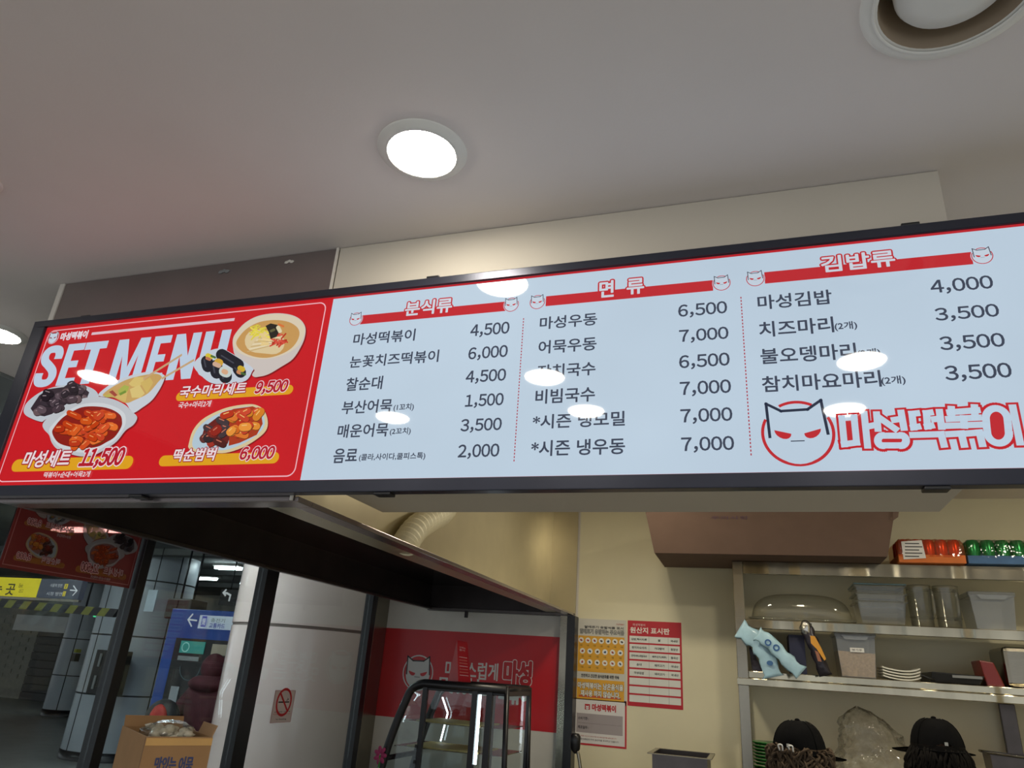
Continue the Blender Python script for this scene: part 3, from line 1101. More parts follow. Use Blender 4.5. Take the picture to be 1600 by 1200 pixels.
for k in range(9):
    its.append((zz_(zD, capsule(1020 + 12 * k, 410 - 16 * k, 300 - 14 * k, 9, -0.25 + 0.05 * k)), (240, 226, 192) if k % 2 else (206, 176, 124), 7 + 0.1 * k))
rnd = random.Random(11)
for k in range(26):
    its.append((zz_(zD, capsule(rnd.uniform(930, 1070), rnd.uniform(190, 300), 90, 13, rnd.uniform(-1.2, 0.6))), jit((236, 220, 84), 18, rnd), 8 + 0.05 * k))
for k in range(18):
    its.append((zz_(zD, capsule(rnd.uniform(1130, 1250), rnd.uniform(270, 380), 80, 15, rnd.uniform(-0.9, 0.9))), jit((204, 66, 48), 24, rnd), 9.5 + 0.05 * k))
for k in range(10):
    its.append((zz_(zD, capsule(rnd.uniform(1020, 1090), rnd.uniform(270, 390), 85, 20, rnd.uniform(-0.3, 0.5))), jit((232, 204, 140), 16, rnd), 10.5 + 0.05 * k))
its += [(zz_(zD, [(1060, 190), (1110, 165), (1180, 180), (1200, 240), (1170, 300), (1110, 320), (1090, 250)]), (44, 40, 34), 11.2), (zz_(zD, capsule(1195, 225, 80, 40, 1.1)), (232, 220, 180), 11.4),
        (zz_(zD, capsule(1130, 235, 60, 26, -0.4)), (104, 100, 66), 11.5), (zz_(zD, capsule(1215, 185, 70, 20, 0.4)), (226, 120, 60), 11.5)]
dish('dish_print', its)
# seaweed rolls
o5 = [(340, 580), (430, 480), (560, 420), (680, 440), (920, 600), (925, 650), (860, 740), (700, 770), (530, 765), (420, 690)]
its = [(shadow(zD, o5, 9), (140, 20, 26), 12), (zz_(zD, o5), (204, 214, 226), 13)]
for k, (cx, cy, l, w, a) in enumerate([(480, 570, 170, 120, 1.35), (705, 530, 310, 120, 0.55), (570, 625, 190, 130, 1.4), (660, 690, 150, 130, 1.5), (800, 640, 150, 110, 0.9)]):
    its.append((zz_(zD, capsule(cx, cy, l, w, a, 7)), (34, 34, 44), 14 + k * 0.6))
    its.append((zz_(zD, capsule(cx - 25, cy - 6, l * 0.5, w * 0.12, a)), (70, 72, 84), 14.3 + k * 0.6))
for k, (cx, cy, l, w, c) in enumerate([(500, 495, 80, 50, (222, 200, 60)), (490, 520, 60, 30, (196, 120, 90)), (595, 555, 90, 70, (218, 170, 60)), (575, 580, 90, 45, (216, 176, 150)),
                                       (660, 650, 130, 105, (206, 216, 210)), (655, 650, 70, 50, (224, 176, 140)), (820, 620, 80, 55, (214, 178, 50)), (800, 655, 60, 40, (206, 140, 96)),
                                       (540, 500, 60, 22, (86, 120, 60)), (840, 670, 60, 22, (76, 110, 60))]):
    its.append((zz_(zD, capsule(cx, cy, l, w, 0.4, 7)), c, 18 + k * 0.2))
dish('dish_print', its)
# mixed rice cake and sausage plate
o6 = [(290, 600), (330, 470), (420, 360), (560, 280), (700, 230), (860, 205), (960, 210), (1040, 260), (1080, 370), (1060, 470), (960, 560), (820, 640), (660, 690), (520, 690), (340, 680), (290, 640)]
n6 = [(325, 600), (360, 480), (440, 385), (570, 305), (710, 255), (860, 228), (950, 232), (1015, 275), (1050, 370), (1030, 450), (940, 535), (810, 610), (660, 660), (520, 662), (370, 655)]
ia = [(410, 560), (450, 430), (580, 330), (680, 330), (720, 480), (680, 600), (520, 620)]
ib = [(650, 290), (740, 250), (930, 225), (1010, 260), (1030, 400), (970, 510), (800, 590), (690, 620), (700, 440)]
its = [(shadow(zF_, o6, 10), (140, 20, 26), 2), (zz_(zF_, o6, True), (224, 204, 160), 3), (zz_(zF_, n6), (186, 208, 222), 4), (zz_(zF_, ia), (110, 34, 30), 5), (zz_(zF_, ib), (176, 60, 30), 5.2)]
its += scatter(zF_, ia, 15, 120, 78, [(164, 50, 38), (92, 42, 40), (134, 46, 38), (64, 50, 54)], 6, 8, (206, 120, 96), 0.12)
its += scatter(zF_, ib, 20, 130, 72, [(232, 144, 50), (226, 120, 44), (206, 68, 40)], 9, 9, (250, 200, 120), 0.12)
dish('dish_print', its)
for name, items in DISH:
    q = BP.fresh()
    q.eps = 0.00012
    for pts, col, lay in items:
        q.poly(pts, col, lay + 6)
    q.build(name, 'backlit', board)

YEL = (232, 168, 34)
LET = []       # set-menu captions, reused on the window film
for kind, t, bl, tr, col, kw in [
        ('pill', '', (845, 577), (1417, 497), YEL, {}), ('pill', '', (52, 916), (652, 838), YEL, {}), ('pill', '', (762, 890), (1350, 820), YEL, {}),
        ('text', '국수마리세트', (862, 560), (1197, 485), (244, 226, 230), dict(bold=0.03, outline=(170, 24, 40), ow=0.07, shear=0.12)),
        ('text', '9,500', (1224, 546), (1396, 474), (186, 30, 46), dict(bold=0.042, outline=(244, 220, 226), ow=0.055, shear=0.15)),
        ('text', '국수+마리2개', (858, 612), (1023, 573), (238, 222, 226), dict(bold=0.02, shear=0.12)),
        ('text', '마성세트', (105, 895), (360, 810), (244, 226, 230), dict(bold=0.03, outline=(170, 24, 40), ow=0.07, shear=0.12)),
        ('text', '11,500', (378, 898), (615, 800), (186, 30, 46), dict(bold=0.042, outline=(244, 220, 226), ow=0.055, shear=0.15)),
        ('text', '떡볶이+순대+어묵2개', (210, 945), (443, 912), (238, 222, 226), dict(bold=0.02, shear=0.12)),
        ('text', '떡순범벅', (830, 867), (1050, 800), (244, 226, 230), dict(bold=0.03, outline=(170, 24, 40), ow=0.07, shear=0.12)),
        ('text', '6,000', (1150, 864), (1332, 793), (186, 30, 46), dict(bold=0.042, outline=(244, 220, 226), ow=0.055, shear=0.15))]:
    q = BP.fresh()
    if kind == 'pill':
        q.pill(z1(*bl), z1(*tr), col, 7.5)
        q.build('caption_pill', 'backlit', board)
    else:
        q.text(t, z1(*bl), z1(*tr), col, 9, **kw)
        q.build('lettering', 'backlit', board)
    LET.append((kind, t, BP.px(*z1(*bl)), BP.px(*z1(*tr)), col, kw))

# ------------------------------------------------------------------ red menu film on the glass, seen from behind
FY0, FY1, FZ0 = 1.785, 2.352, 0.214
fk = (FY1 - FY0) / (SPLIT - BX0)


def fmap(a, b):
    return (FY1 - (a - BX0) * fk, FZ0 + (b - BZ0) * fk * 1.18)


film = solo('window_film', MB().box(XG + 0.0045, XG + 0.0055, FY0, FY1, FZ0, FZ0 + 0.37), glassmat('film_base', (0.75, 0.45, 0.42), 0.2, 1.4, body=0.62, bodycol=(140, 42, 42)),
            'translucent red menu film stuck on the glass wall, its print seen reversed', 'window film')
FP = Print(lambda a, b, e: Vector((XG + 0.0056 + e, a, b)))
FP.eps = 0.00012
for name, items in DISH:
    if min(fmap(*p)[1] for p in items[1][0]) > FZ0 + 0.30:
        continue
    for pts, col, lay in items:
        if len(items) > 60 and lay > 10 and random.random() < 0.0:
            continue
        FP.poly([fmap(*p) for p in pts], tuple(c * 0.8 for c in col), lay + 3)
for kind, t, bl, tr, col, kw in LET:
    if kind == 'pill':
        q = Print(FP.emb, lambda u, v: (u, v))
        q.eps = 0.0001
        a, b = fmap(*bl), fmap(*tr)
        FP.px = lambda u, v: (u, v)
        FP.pill(a, b, (170, 110, 40), 24)
    else:
        FP.text(t, fmap(*bl), fmap(*tr), tuple(c * 0.8 for c in col), 28, plane=True, **kw)
FP.build('reversed_print', 'film', film)
# pale edge line of the film
q = Print(FP.emb)
q.line([(FY0 + 0.01, FZ0 + 0.36), (FY0 + 0.01, FZ0 + 0.012), (FY1 - 0.012, FZ0 + 0.012), (FY1 - 0.012, FZ0 + 0.36)], 0.003, (200, 130, 130), 6)
q.build('border_line', 'film', film)

# ------------------------------------------------------------------ downlights and other ceiling fittings
def downlight(x, y, label, material='lamp', r=0.080):
    t = thing('downlight', (x, y, ZC), label, 'ceiling light', 'round recessed downlights')
    MB().lathe([(r + 0.024, 0.0), (r + 0.022, -0.004), (r + 0.006, -0.009), (r, -0.012), (r - 0.004, -0.006)], (x, y, ZC), 48).build('trim_ring', 'white', t)
    MB().lathe([(r - 0.002, -0.008), (r - 0.006, -0.014), (r * 0.6, -0.018), (0.0005, -0.019)], (x, y, ZC), 32).build('diffuser', material, t)
    return t


p = PZ(660, 236, ZC)
downlight(p.x, p.y, 'lit round downlight in the ceiling above the menu board')
p = PZ(3, 519, ZC)
downlight(p.x - 0.02, p.y, 'lit round downlight at the left edge of the photo beside the menu board')


def mirror_spot(u, v):
    p = PY(u, v, YB)
    d = Vector((p.x, -p.y, p.z))
    return p + d * ((ZC - 0.015 - p.z) / d.z)


for (u, v), lb in (((150, 590), 'downlight mirrored in the red panel of the menu board'), ((612, 653), 'downlight mirrored below the fish cake rows of the menu board'),
                   ((850, 590), 'downlight mirrored in the upper middle of the noodle list'), ((915, 643), 'downlight mirrored in the lower middle of the noodle list'),
                   ((1347, 565), 'downlight mirrored in the right price list of the menu board'), ((1320, 641), 'downlight mirrored above the wordmark of the menu board')):
    p = mirror_spot(u, v)
    downlight(p.x, p.y, lb)
downlight(0.35, 2.75, 'warm kitchen downlight behind the bulkhead, nearer the shelf rack', 'klamp')
downlight(-0.55, 3.35, 'warm kitchen downlight behind the bulkhead, nearer the posters', 'klamp')
downlight(1.55, 3.1, 'warm kitchen downlight behind the bulkhead, above the right cook', 'klamp')

t = thing('ceiling_diffuser', (VENT[0], VENT[1], ZC), 'large round recessed ceiling fitting with a deep ring, unlit, upper right corner', 'ceiling fitting')
MB().lathe([(0.146, 0.0), (0.143, -0.005), (0.128, -0.006), (0.118, -0.003)], (VENT[0], VENT[1], ZC), 56).build('flange', 'white', t)
MB().lathe([(0.118, -0.003), (0.115, 0.02), (0.108, 0.06), (0.100, 0.10)], (VENT[0], VENT[1], ZC), 56).build('cone', mat('bronze_cone', (158, 140, 118), 0.6, 0.0), t)
MB().lathe([(0.122, -0.0062), (0.123, -0.0085), (0.127, -0.0085), (0.128, -0.0062)], (VENT[0], VENT[1], ZC), 56).build('bead', 'white', t)
MB().lathe([(0.092, 0.10), (0.091, 0.018), (0.086, 0.009), (0.058, 0.003), (0.0005, 0.001)], (VENT[0], VENT[1], ZC), 48).build('dish', 'white', t)
MB().disc((VENT[0], VENT[1], ZC + 0.1), 0.1).build('housing', 'steel_blackish', t)
t = thing('ceiling_sprinkler_cup', (HOLE[0], HOLE[1], ZC), 'small dark round recess with white ring at the left edge of the ceiling', 'ceiling fitting')
MB().lathe([(0.062, 0.0), (0.060, -0.004), (0.05, -0.004), (0.05, 0.0), (0.048, 0.05)], (HOLE[0], HOLE[1], ZC), 40).build('trim_ring', 'white', t)
MB().disc((HOLE[0], HOLE[1], ZC + 0.05), 0.05).build('recess', 'steel_blackish', t)
sp_ = MB().lathe([(0.012, 0.05), (0.012, 0.02), (0.02, 0.012), (0.02, 0.006), (0.0005, 0.004)], (HOLE[0], HOLE[1], ZC), 16)
for k in range(6):
    a = k * math.pi / 3
    sp_.blob((HOLE[0] + math.cos(a) * 0.03, HOLE[1] + math.sin(a) * 0.03, ZC + 0.012), 0.008, 0.008, 0.012, 8, 6)
sp_.build('sprinkler_head', 'steel_dark', t)

# ------------------------------------------------------------------ counters and floor-standing furniture
t = thing('serving_counter', (-1.9, 3.2, ZF), 'long steel counter along the glass wall carrying the warmer and the carton', 'counter')
MB().box(-2.365, -1.15, 1.95, 4.40, -0.78, -0.74).build('counter_top', 'steel', t, 0.004)
MB().box(-2.34, -1.18, 1.98, 4.38, ZF + 0.08, -0.78).build('body', 'steel_dark', t)
MB().box(-2.30, -1.24, 2.02, 4.34, ZF, ZF + 0.08).build('plinth', 'black', t)
t = thing('steel_cabinet', (-0.58, 4.2, ZF), 'tall steel cabinet below the wall posters', 'cabinet')
MB().box(-1.0, -0.16, 3.78, 4.58, -0.525, -0.505).build('top', 'steel', t, 0.004)
MB().box(-0.99, -0.17, 3.80, 4.57, ZF + 0.1, -0.525).build('body', 'steel_dark', t)
for dx in (-0.99, -0.575):
    MB().box(dx + 0.01, dx + 0.395, 3.785, 3.80, ZF + 0.15, -0.56).build('door', 'steel', t, 0.003)
for fx in (-0.95, -0.25):
    for fy in (3.84, 4.5):
        MB().box(fx, fx + 0.04, fy, fy + 0.04, ZF, ZF + 0.1).build('foot', 'black', t)

# ------------------------------------------------------------------ posters on the cream wall
PYW = YW - 0.0012


def poster(label, zf, bl, tr, bg_, draw):
    pl = yplane(PYW - 0.0006)
    a, b = pl.px(*zf(*bl)), pl.px(*zf(*tr))
    sheet = solo('poster', MB().box(a[0], b[0], PYW - 0.0005, PYW + 0.0004, a[1], b[1]), mat('poster_paper', bg_, 0.5, var=0.02), label, 'poster')

    def uv(u, v):
        return (a[0] + (b[0] - a[0]) * u, a[1] + (b[1] - a[1]) * v)
    draw(pl, uv)
    pl.build('print', 'print', sheet)


def zP(x, y):
    return (885 + x / 7.5, 955 + y / 7.5)


def zQ(x, y):
    return (885 + x / 6.957, 1070 + y / 6.957)


def R(pl, uv, u0, v0, u1, v1, c, l=1):
    a, b = uv(u0, v0), uv(u1, v1)
    pl.rect(a[0], a[1], b[0], b[1], c, l)


def T(pl, uv, t, u0, v0, u1, v1, c, l=3, **k):
    pl.text(t, uv(u0, v0), uv(u1, v1), c, l, plane=True, res=2, **k)


def draw1(pl, uv):
    Y = (226, 166, 40)
    R(pl, uv, 0.04, 0.36, 0.96, 0.79, Y)
    R(pl, uv, 0.04, 0.045, 0.96, 0.275, Y)
    T(pl, uv, '마성떡볶이', 0.80, 0.935, 0.95, 0.957, (176, 30, 40))
    T(pl, uv, '알레르기 유발식품 표시', 0.16, 0.885, 0.94, 0.915, (40, 36, 34), bold=0.03)
    T(pl, uv, '알레르기 유발하는 주요식품', 0.07, 0.815, 0.95, 0.875, (150, 148, 142), bold=0.03, outline=(60, 58, 56), ow=0.03)
    rnd = random.Random(4)
    for row, (n, v) in enumerate(((7, 0.735), (6, 0.605), (6, 0.475))):
        for i in range(n):
            u = 0.10 + (0.135 if n == 7 else 0.15) * i + (0.03 if n == 6 else 0)
            c = uv(u, v)
            pl.ell(c, 0.0165, 0.0165, (236, 234, 224), 2, n=16)
            col = rnd.choice([(96, 70, 50), (170, 60, 50), (60, 90, 130), (190, 120, 60), (70, 70, 70), (200, 90, 90)])
            pl.ell(c, 0.0085, 0.0055, col, 3, rot=rnd.uniform(-1, 1), n=10)
            pl.ell((c[0] + 0.003, c[1] - 0.003), 0.004, 0.004, tuple(x * 0.7 for x in col), 4, n=8)
            T(pl, uv, '식품', u - 0.025, v - 0.072, u + 0.025, v - 0.052, (60, 50, 20))
    T(pl, uv, '안전하고 건강한 음식문화를 위한 약속', 0.12, 0.295, 0.86, 0.335, (40, 36, 34), bold=0.03)
    R(pl, uv, 0.08, 0.065, 0.90, 0.085, (206, 84, 40), 2)
    T(pl, uv, '마성떡볶이는 남은음식을', 0.06, 0.165, 0.94, 0.235, (244, 240, 226), 4, bold=0.03, outline=(50, 44, 40), ow=0.05)
    T(pl, uv, '재사용 하지 않습니다.', 0.12, 0.075, 0.88, 0.145, (244, 240, 226), 4, bold=0.03, outline=(50, 44, 40), ow=0.05)


def draw2(pl, uv):
    W = (226, 226, 218)
    T(pl, uv, '마성떡볶이', 0.10, 0.935, 0.33, 0.965, (236, 220, 214))
    T(pl, uv, '원산지 표시판', 0.05, 0.850, 0.78, 0.920, (240, 230, 220), bold=0.035)
    names = [('김밥,떡사리류', '쌀', '국내산'), ('참치마요마리', '가다랑어', '원양산'), ('잔치국수,비빔국수', '배추김치(배추)', '중국산'), ('순대', '돼지고기', '국내산'), ('마성김밥', '돼지고기', '국내산')]
    for i in range(8):
        v1 = 0.815 - i * 0.0985
        v0 = v1 - 0.078
        R(pl, uv, 0.035, v0, 0.965, v1, W)
        for u in (0.40, 0.755):
            R(pl, uv, u - 0.002, v0, u + 0.002, v1, (120, 120, 116), 2)
        if i < 5:
            for t, (ua, ub) in zip(names[i], ((0.07, 0.36), (0.46, 0.72), (0.80, 0.93))):
                w = min(ub - ua, 0.045 * len(t))
                m = (ua + ub) / 2
                T(pl, uv, t, m - w / 2, v0 + 0.025, m + w / 2, v0 + 0.052, (40, 44, 44), bold=0.03)


def draw3(pl, uv):
    R(pl, uv, 0.03, 0.04, 0.97, 0.965, (224, 220, 216))
    R(pl, uv, 0.07, 0.26, 0.93, 0.67, (166, 156, 156), 2)
    R(pl, uv, 0.10, 0.462, 0.91, 0.466, (96, 84, 84), 3)
    R(pl, uv, 0.22, 0.755, 0.32, 0.875, (190, 40, 46), 2)
    pl.cat(uv(0.27, 0.80), 0.012, (224, 216, 212), (190, 40, 46), (190, 40, 46), (190, 40, 46), 3)
    T(pl, uv, '마성떡볶이', 0.36, 0.745, 0.80, 0.885, (190, 40, 46), bold=0.05)
    T(pl, uv, '소비기한 :', 0.10, 0.53, 0.30, 0.595, (50, 44, 44), 4, bold=0.02)
    T(pl, uv, '제조일자 :', 0.10, 0.34, 0.30, 0.405, (50, 44, 44), 4, bold=0.02)
    T(pl, uv, '제품 보관시 소비기한 및 제조일자를 준수합니다', 0.16, 0.175, 0.82, 0.205, (180, 70, 60))
    T(pl, uv, '식품위생법에 따라 원산지를 표시하고 있습니다', 0.12, 0.105, 0.86, 0.145, (60, 50, 50))


poster('white and yellow allergy poster with rows of round food icons', zP, (95, 1062), (705, 108), (206, 202, 190), draw1)
poster('red bordered origin table poster with eight white rows', zP, (715, 1105), (1345, 135), (190, 26, 42), draw2)
poster('small red framed notice with grey date box below the allergy poster', zQ, (62, 640), (655, 180), (196, 40, 50), draw3)

# ------------------------------------------------------------------ food warmer display
WY0, WY1 = 3.66, 4.06


def wp(u, v, y=WY0):
    p = PY(u, v, y)
    return (p.x, p.z)


zb0 = -0.7385
bl_, br_ = (wp(592, 1200)[0] - 0.13, zb0 + 0.02), (wp(791, 1195)[0], zb0 + 0.02)
prof = [bl_, wp(600, 1185), wp(620, 1128), wp(634, 1095), wp(641, 1080), wp(650, 1072), wp(663, 1068), wp(700, 1070), wp(792, 1078), br_]
prof[0] = (prof[1][0] - 0.05, zb0 + 0.02)
warmer = thing('food_warmer', ((bl_[0] + br_[0]) / 2, (WY0 + WY1) / 2, zb0), 'black framed glass food warmer with curved front and lit shelves', 'display warmer')
for y in (WY0, WY1):
    fp = spline([Vector((p[0], y, p[1])) for p in prof[:7]], 4) + [Vector((prof[8][0], y, prof[8][1]))]
    MB().tube(fp, 0.022, 8).build('side_frame', 'black', warmer)
    MB().tube([Vector((prof[8][0], y, prof[8][1] + 0.012)), Vector((prof[9][0], y, prof[9][1]))], 0.014, 8).build('side_frame', 'black', warmer)
for k in (1, 6, 8):
    MB().tube([(prof[k][0], WY0, prof[k][1]), (prof[k][0], WY1, prof[k][1])], 0.013, 8).build('cross_bar', 'black', warmer)
MB().box(prof[6][0], prof[8][0] + 0.01, WY0 - 0.004, WY1, prof[8][1] - 0.03, prof[8][1] + 0.012).build('roof_panel', 'black', warmer, 0.003)
xt, zt_ = wp(666, 1072)
xm, zm_ = wp(744, 1075)
xr2, zr2 = wp(766, 1078)
MB().box(xt - 0.012, xt + 0.012, WY0 - 0.012, WY0 + 0.010, zb0, zt_).build('door_stile', 'black', warmer)
MB().box(xm - 0.015, xm + 0.015, WY0 - 0.012, WY0 + 0.010, zb0, zm_).build('door_stile', 'black', warmer)
MB().box(xr2 - 0.014, xr2 + 0.016, WY0 - 0.010, WY0 + 0.05, zb0, zr2).build('corner_post', 'black', warmer)
x8 = prof[8][0]
MB().box(x8 - 0.008, x8 + 0.008, WY1 - 0.02, WY1, zb0, prof[8][1]).build('corner_post', 'black', warmer)
for k in range(2):
    MB().box(xt - 0.020, xt - 0.010, WY0 - 0.02, WY0 - 0.008, -0.38 - k * 0.07, -0.365 - k * 0.07).build('hinge', 'black', warmer)
gp = [(p[0], p[1]) for p in prof]
MB().prism(gp, 'y', WY0 + 0.001, WY0 + 0.003).build('side_glass', 'glass', warmer)
MB().prism(gp, 'y', WY1 - 0.003, WY1 - 0.001).build('side_glass', 'glass', warmer)
gl = MB()
sp2 = spline([Vector((p[0], 0, p[1])) for p in prof[:7]], 5)
gv = []
for p in sp2:
    gv += [Vector((p.x, WY0 + 0.005, p.z)), Vector((p.x, WY1 - 0.005, p.z))]
gl.add(gv, [(2 * i, 2 * i + 1, 2 * i + 3, 2 * i + 2) for i in range(len(sp2) - 1)], True)
gl.build('curved_glass', 'glass', warmer)
xl0 = wp(640, 1130)[0]
for k, (zs, xa_, xb_) in enumerate(((wp(700, 1132)[1], wp(628, 1130)[0], x8 - 0.02), (wp(700, 1174)[1], wp(612, 1175)[0], x8 - 0.02))):
    sh = MB().box(xa_, xb_, WY0 + 0.02, WY1 - 0.02, zs - 0.004, zs).build('wire_shelf', 'steel', warmer)
    MB().box(xa_ + 0.06, xb_ - 0.12, WY0 + 0.04, WY1 - 0.05, zs, zs + 0.004).build('tray_paper', 'bread', sh)
MB().box(xm + 0.012, xm + 0.024, WY0 + 0.012, WY0 + 0.022, wp(740, 1195)[1], wp(740, 1085)[1]).build('led_strip', 'led', warmer)
MB().tube([(prof[4][0] + 0.03, WY1 - 0.03, prof[4][1] - 0.03), (prof[3][0] + 0.09, WY1 - 0.03, prof[3][1] - 0.06), (prof[2][0] + 0.10, WY1 - 0.03, prof[2][1] - 0.10)], 0.004, 6).build('led_strip', 'led', warmer)
MB().box(bl_[0] + 0.06, br_[0], WY0 + 0.01, WY1 - 0.01, zb0 + 0.001, zb0 + 0.12).build('base', 'black', warmer)
for k in range(5):
    fx = prof[1][0] + 0.07 + 0.075 * k
    solo('fried_snack', MB().blob((fx, WY0 + 0.15 + 0.03 * (k % 2), zb0 + 0.150), 0.036, 0.06, 0.028, 10, 8, noise=0.15, seed=k), 'food',
         'dark fried snack on the warmer floor, %s from its curved front' % ['first', 'second', 'third', 'fourth', 'fifth'][k], 'food', 'fried snacks in the warmer')

# red tent card on the warmer
tc_ = thing('tent_card', (wp(712, 1064)[0], WY0 + 0.1, prof[8][1] + 0.012), 'red triangular tent card with small print on top of the food warmer', 'tent card')
ty = WY0 + 0.06
za_ = prof[8][1] + 0.0125
ap, b1, b2, b3 = PY(716, 1000, ty + 0.05), wp(689, 1066, ty), wp(716, 1066, ty), wp(738, 1066, ty + 0.02)
zt2 = ap.z
A0, A1 = Vector((ap.x - 0.006, ty + 0.05, zt2)), Vector((ap.x + 0.045, ty + 0.07, zt2 - 0.008))
MB().add([(b1[0], ty + 0.09, za_), (b2[0] + 0.005, ty - 0.01, za_), A0, (b1[0] + 0.002, ty + 0.094, za_), (b2[0] + 0.005, ty - 0.006, za_), A0 + Vector((0, 0.004, 0))],
         [(0, 1, 2), (3, 5, 4), (0, 3, 4, 1), (1, 4, 5, 2), (2, 5, 3, 0)]).build('side_flap', mat('tent_red_gloss', (190, 18, 26), 0.35), tc_)
fb = [Vector((b2[0] + 0.005, ty - 0.012, za_)), Vector((b3[0], ty + 0.0, za_)), A1, A0]
MB().add([*fb, *[p + Vector((0, 0.004, 0)) for p in fb]], [(0, 1, 2, 3), (7, 6, 5, 4), (0, 4, 5, 1), (1, 5, 6, 2), (2, 6, 7, 3), (3, 7, 4, 0)]).build('printed_face', mat('tent_red_card', (178, 30, 40), 0.4), tc_)


def femb(a, b, e):
    p = fb[0].lerp(fb[1], a).lerp(fb[3].lerp(fb[2], a), b)
    return p + Vector((0, -e - 0.0006, 0))


q = Print(femb)
for k, (v, w) in enumerate(((0.86, 0.6), (0.80, 0.5))):
    q.text('신메뉴' if k == 0 else '출시', (0.2, v - 0.045), (0.2 + w, v), (226, 190, 190), 1, plane=True, res=2)
for k in range(7):
    q.rect(0.15, 0.60 - k * 0.07, 0.88, 0.612 - k * 0.07, (214, 140, 120) if k % 3 else (226, 190, 190), 1)
q.build('print', 'print', tc_)

# flower sprig at the left foot of the warmer
t = thing('flower', (wp(592, 1185)[0] - 0.01, WY0 - 0.05, zb0), 'purple artificial flower at the left foot of the food warmer', 'flower')
fc = PY(594, 1180, WY0 - 0.05)
MB().tube([(fc.x, fc.y, zb0), (fc.x, fc.y, fc.z)], 0.004, 6).build('stem', 'green', t)
for k in range(7):
    a = k * math.pi * 2 / 7
    MB().blob((fc.x + math.cos(a) * 0.020, fc.y, fc.z + math.sin(a) * 0.026), 0.011, 0.004, 0.018, 8, 6, rot=Matrix.Rotation(-a + math.pi / 2, 3, 'Y')).build('petal', 'flower', t)

# ------------------------------------------------------------------ cardboard carton with bagged contents on the counter
bx = thing('cardboard_box', (-1.99, 2.29, -0.74), 'open brown cardboard carton stuffed with a clear bag, in front of the glass', 'box')
C0 = Vector((-1.905, 2.10, 0))
E1, E2 = Vector((-0.832, 0.555, 0)), Vector((0.555, 0.832, 0))
L1, L2 = 0.36, 0.215
ct = PY(228, 1151, 2.10).z


def cbx(a, b, z):
    p = C0 + E1 * a + E2 * b
    return (p.x, p.y, z)


def cslab(a0, a1, b0, b1, z0, z1, lean=(0, 0)):
    return MB().hexa([cbx(a0, b0, z0), cbx(a1, b0, z0), cbx(a1, b1, z0), cbx(a0, b1, z0)],
                     [cbx(a0 + lean[0], b0 + lean[1], z1), cbx(a1 + lean[0], b0 + lean[1], z1), cbx(a1 + lean[0], b1 + lean[1], z1), cbx(a0 + lean[0], b1 + lean[1], z1)])


th = 0.005
for (a0, a1, b0, b1) in ((0, L1, 0, th), (0, L1, L2 - th, L2), (0, th, th, L2 - th), (L1 - th, L1, th, L2 - th)):
    cslab(a0, a1, b0, b1, -0.739, ct).build('carton_side', 'carton', bx)
cslab(0, L1, 0, L2, -0.7395, -0.735).build('carton_bottom', 'carton', bx)
cslab(L1 - 0.004, L1 - 0.001, 0.004, L2 - 0.004, ct, ct + 0.035, (0.014, 0)).build('flap', 'carton', bx)
cslab(0.004, 0.16, L2 - 0.004, L2 - 0.001, ct, ct + 0.035, (0, 0.012)).build('flap', 'carton', bx)
cslab(-0.0012, 0, 0.002, L2, ct - 0.026, ct - 0.004).build('tape', mat('yellow_tape', (202, 152, 66), 0.3, coat=0.4), bx)
cslab(0.002, 0.004, -0.001, 0, -0.738, ct).build('seam', 'carton_dark', bx)
q = Print(lambda a, b, e: Vector(cbx(-0.0008 - e, a, b)))
q.text('맛있는 어묵', (0.045, ct - 0.105), (0.165, ct - 0.060), (52, 60, 104), 1, bold=0.03, plane=True)
q.build('print', 'print', bx)
rnd = random.Random(2)
st = MB()
for k in range(26):
    st.blob(cbx(rnd.uniform(0.05, L1 - 0.05), rnd.uniform(0.04, L2 - 0.04), ct - 0.012 + rnd.uniform(-0.01, 0.02)), 0.018, 0.018, 0.012, 8, 6, noise=0.35, seed=k)
tag(st.build('bagged_contents', 'noodle', bx), kind='stuff')
MB().blob(cbx(L1 * 0.42, L2 / 2, ct - 0.005), 0.09, 0.08, 0.045, 16, 10, noise=0.18, seed=5).build('clear_bag', 'bag', bx)

# ------------------------------------------------------------------ pan and ladle on the steel cabinet
t = thing('steel_food_pan', (-0.36, 4.05, -0.505), 'deep rectangular stainless steel food pan on the cabinet', 'food pan')
pz = -0.318
px0, px1, py0, py1 = -0.495, -0.235, 3.92, 4.22
pm = MB()
for (x0, x1, y0, y1) in ((px0, px1, py0, py0 + 0.003), (px0, px1, py1 - 0.003, py1), (px0, px0 + 0.003, py0 + 0.003, py1 - 0.003), (px1 - 0.003, px1, py0 + 0.003, py1 - 0.003)):
    pm.box(x0, x1, y0, y1, -0.503, pz)
pm.box(px0, px1, py0, py1, -0.5045, -0.500)
pm.build('pan_body', 'steel_dark', t)
rm = MB()
for (x0, x1, y0, y1) in ((px0 - 0.022, px1 + 0.022, py0 - 0.022, py0), (px0 - 0.022, px1 + 0.022, py1, py1 + 0.022), (px0 - 0.022, px0, py0, py1), (px1, px1 + 0.022, py0, py1)):
    rm.box(x0, x1, y0, y1, pz - 0.003, pz + 0.001)
rm.build('rim', 'steel', t, 0.001)
lad = thing('ladle_stand', (-0.845, 3.82, -0.505), 'black headed ladle standing upright beside the corner post', 'utensil')
lp = [PY(907, 1200, 3.82), PY(904, 1180, 3.82), PY(900, 1166, 3.82)]
MB().tube([(lp[0].x, 3.82, -0.503), lp[0], lp[1], lp[2]], 0.008, 10).build('handle', 'steel', lad)
hd = PY(899, 1158, 3.82)
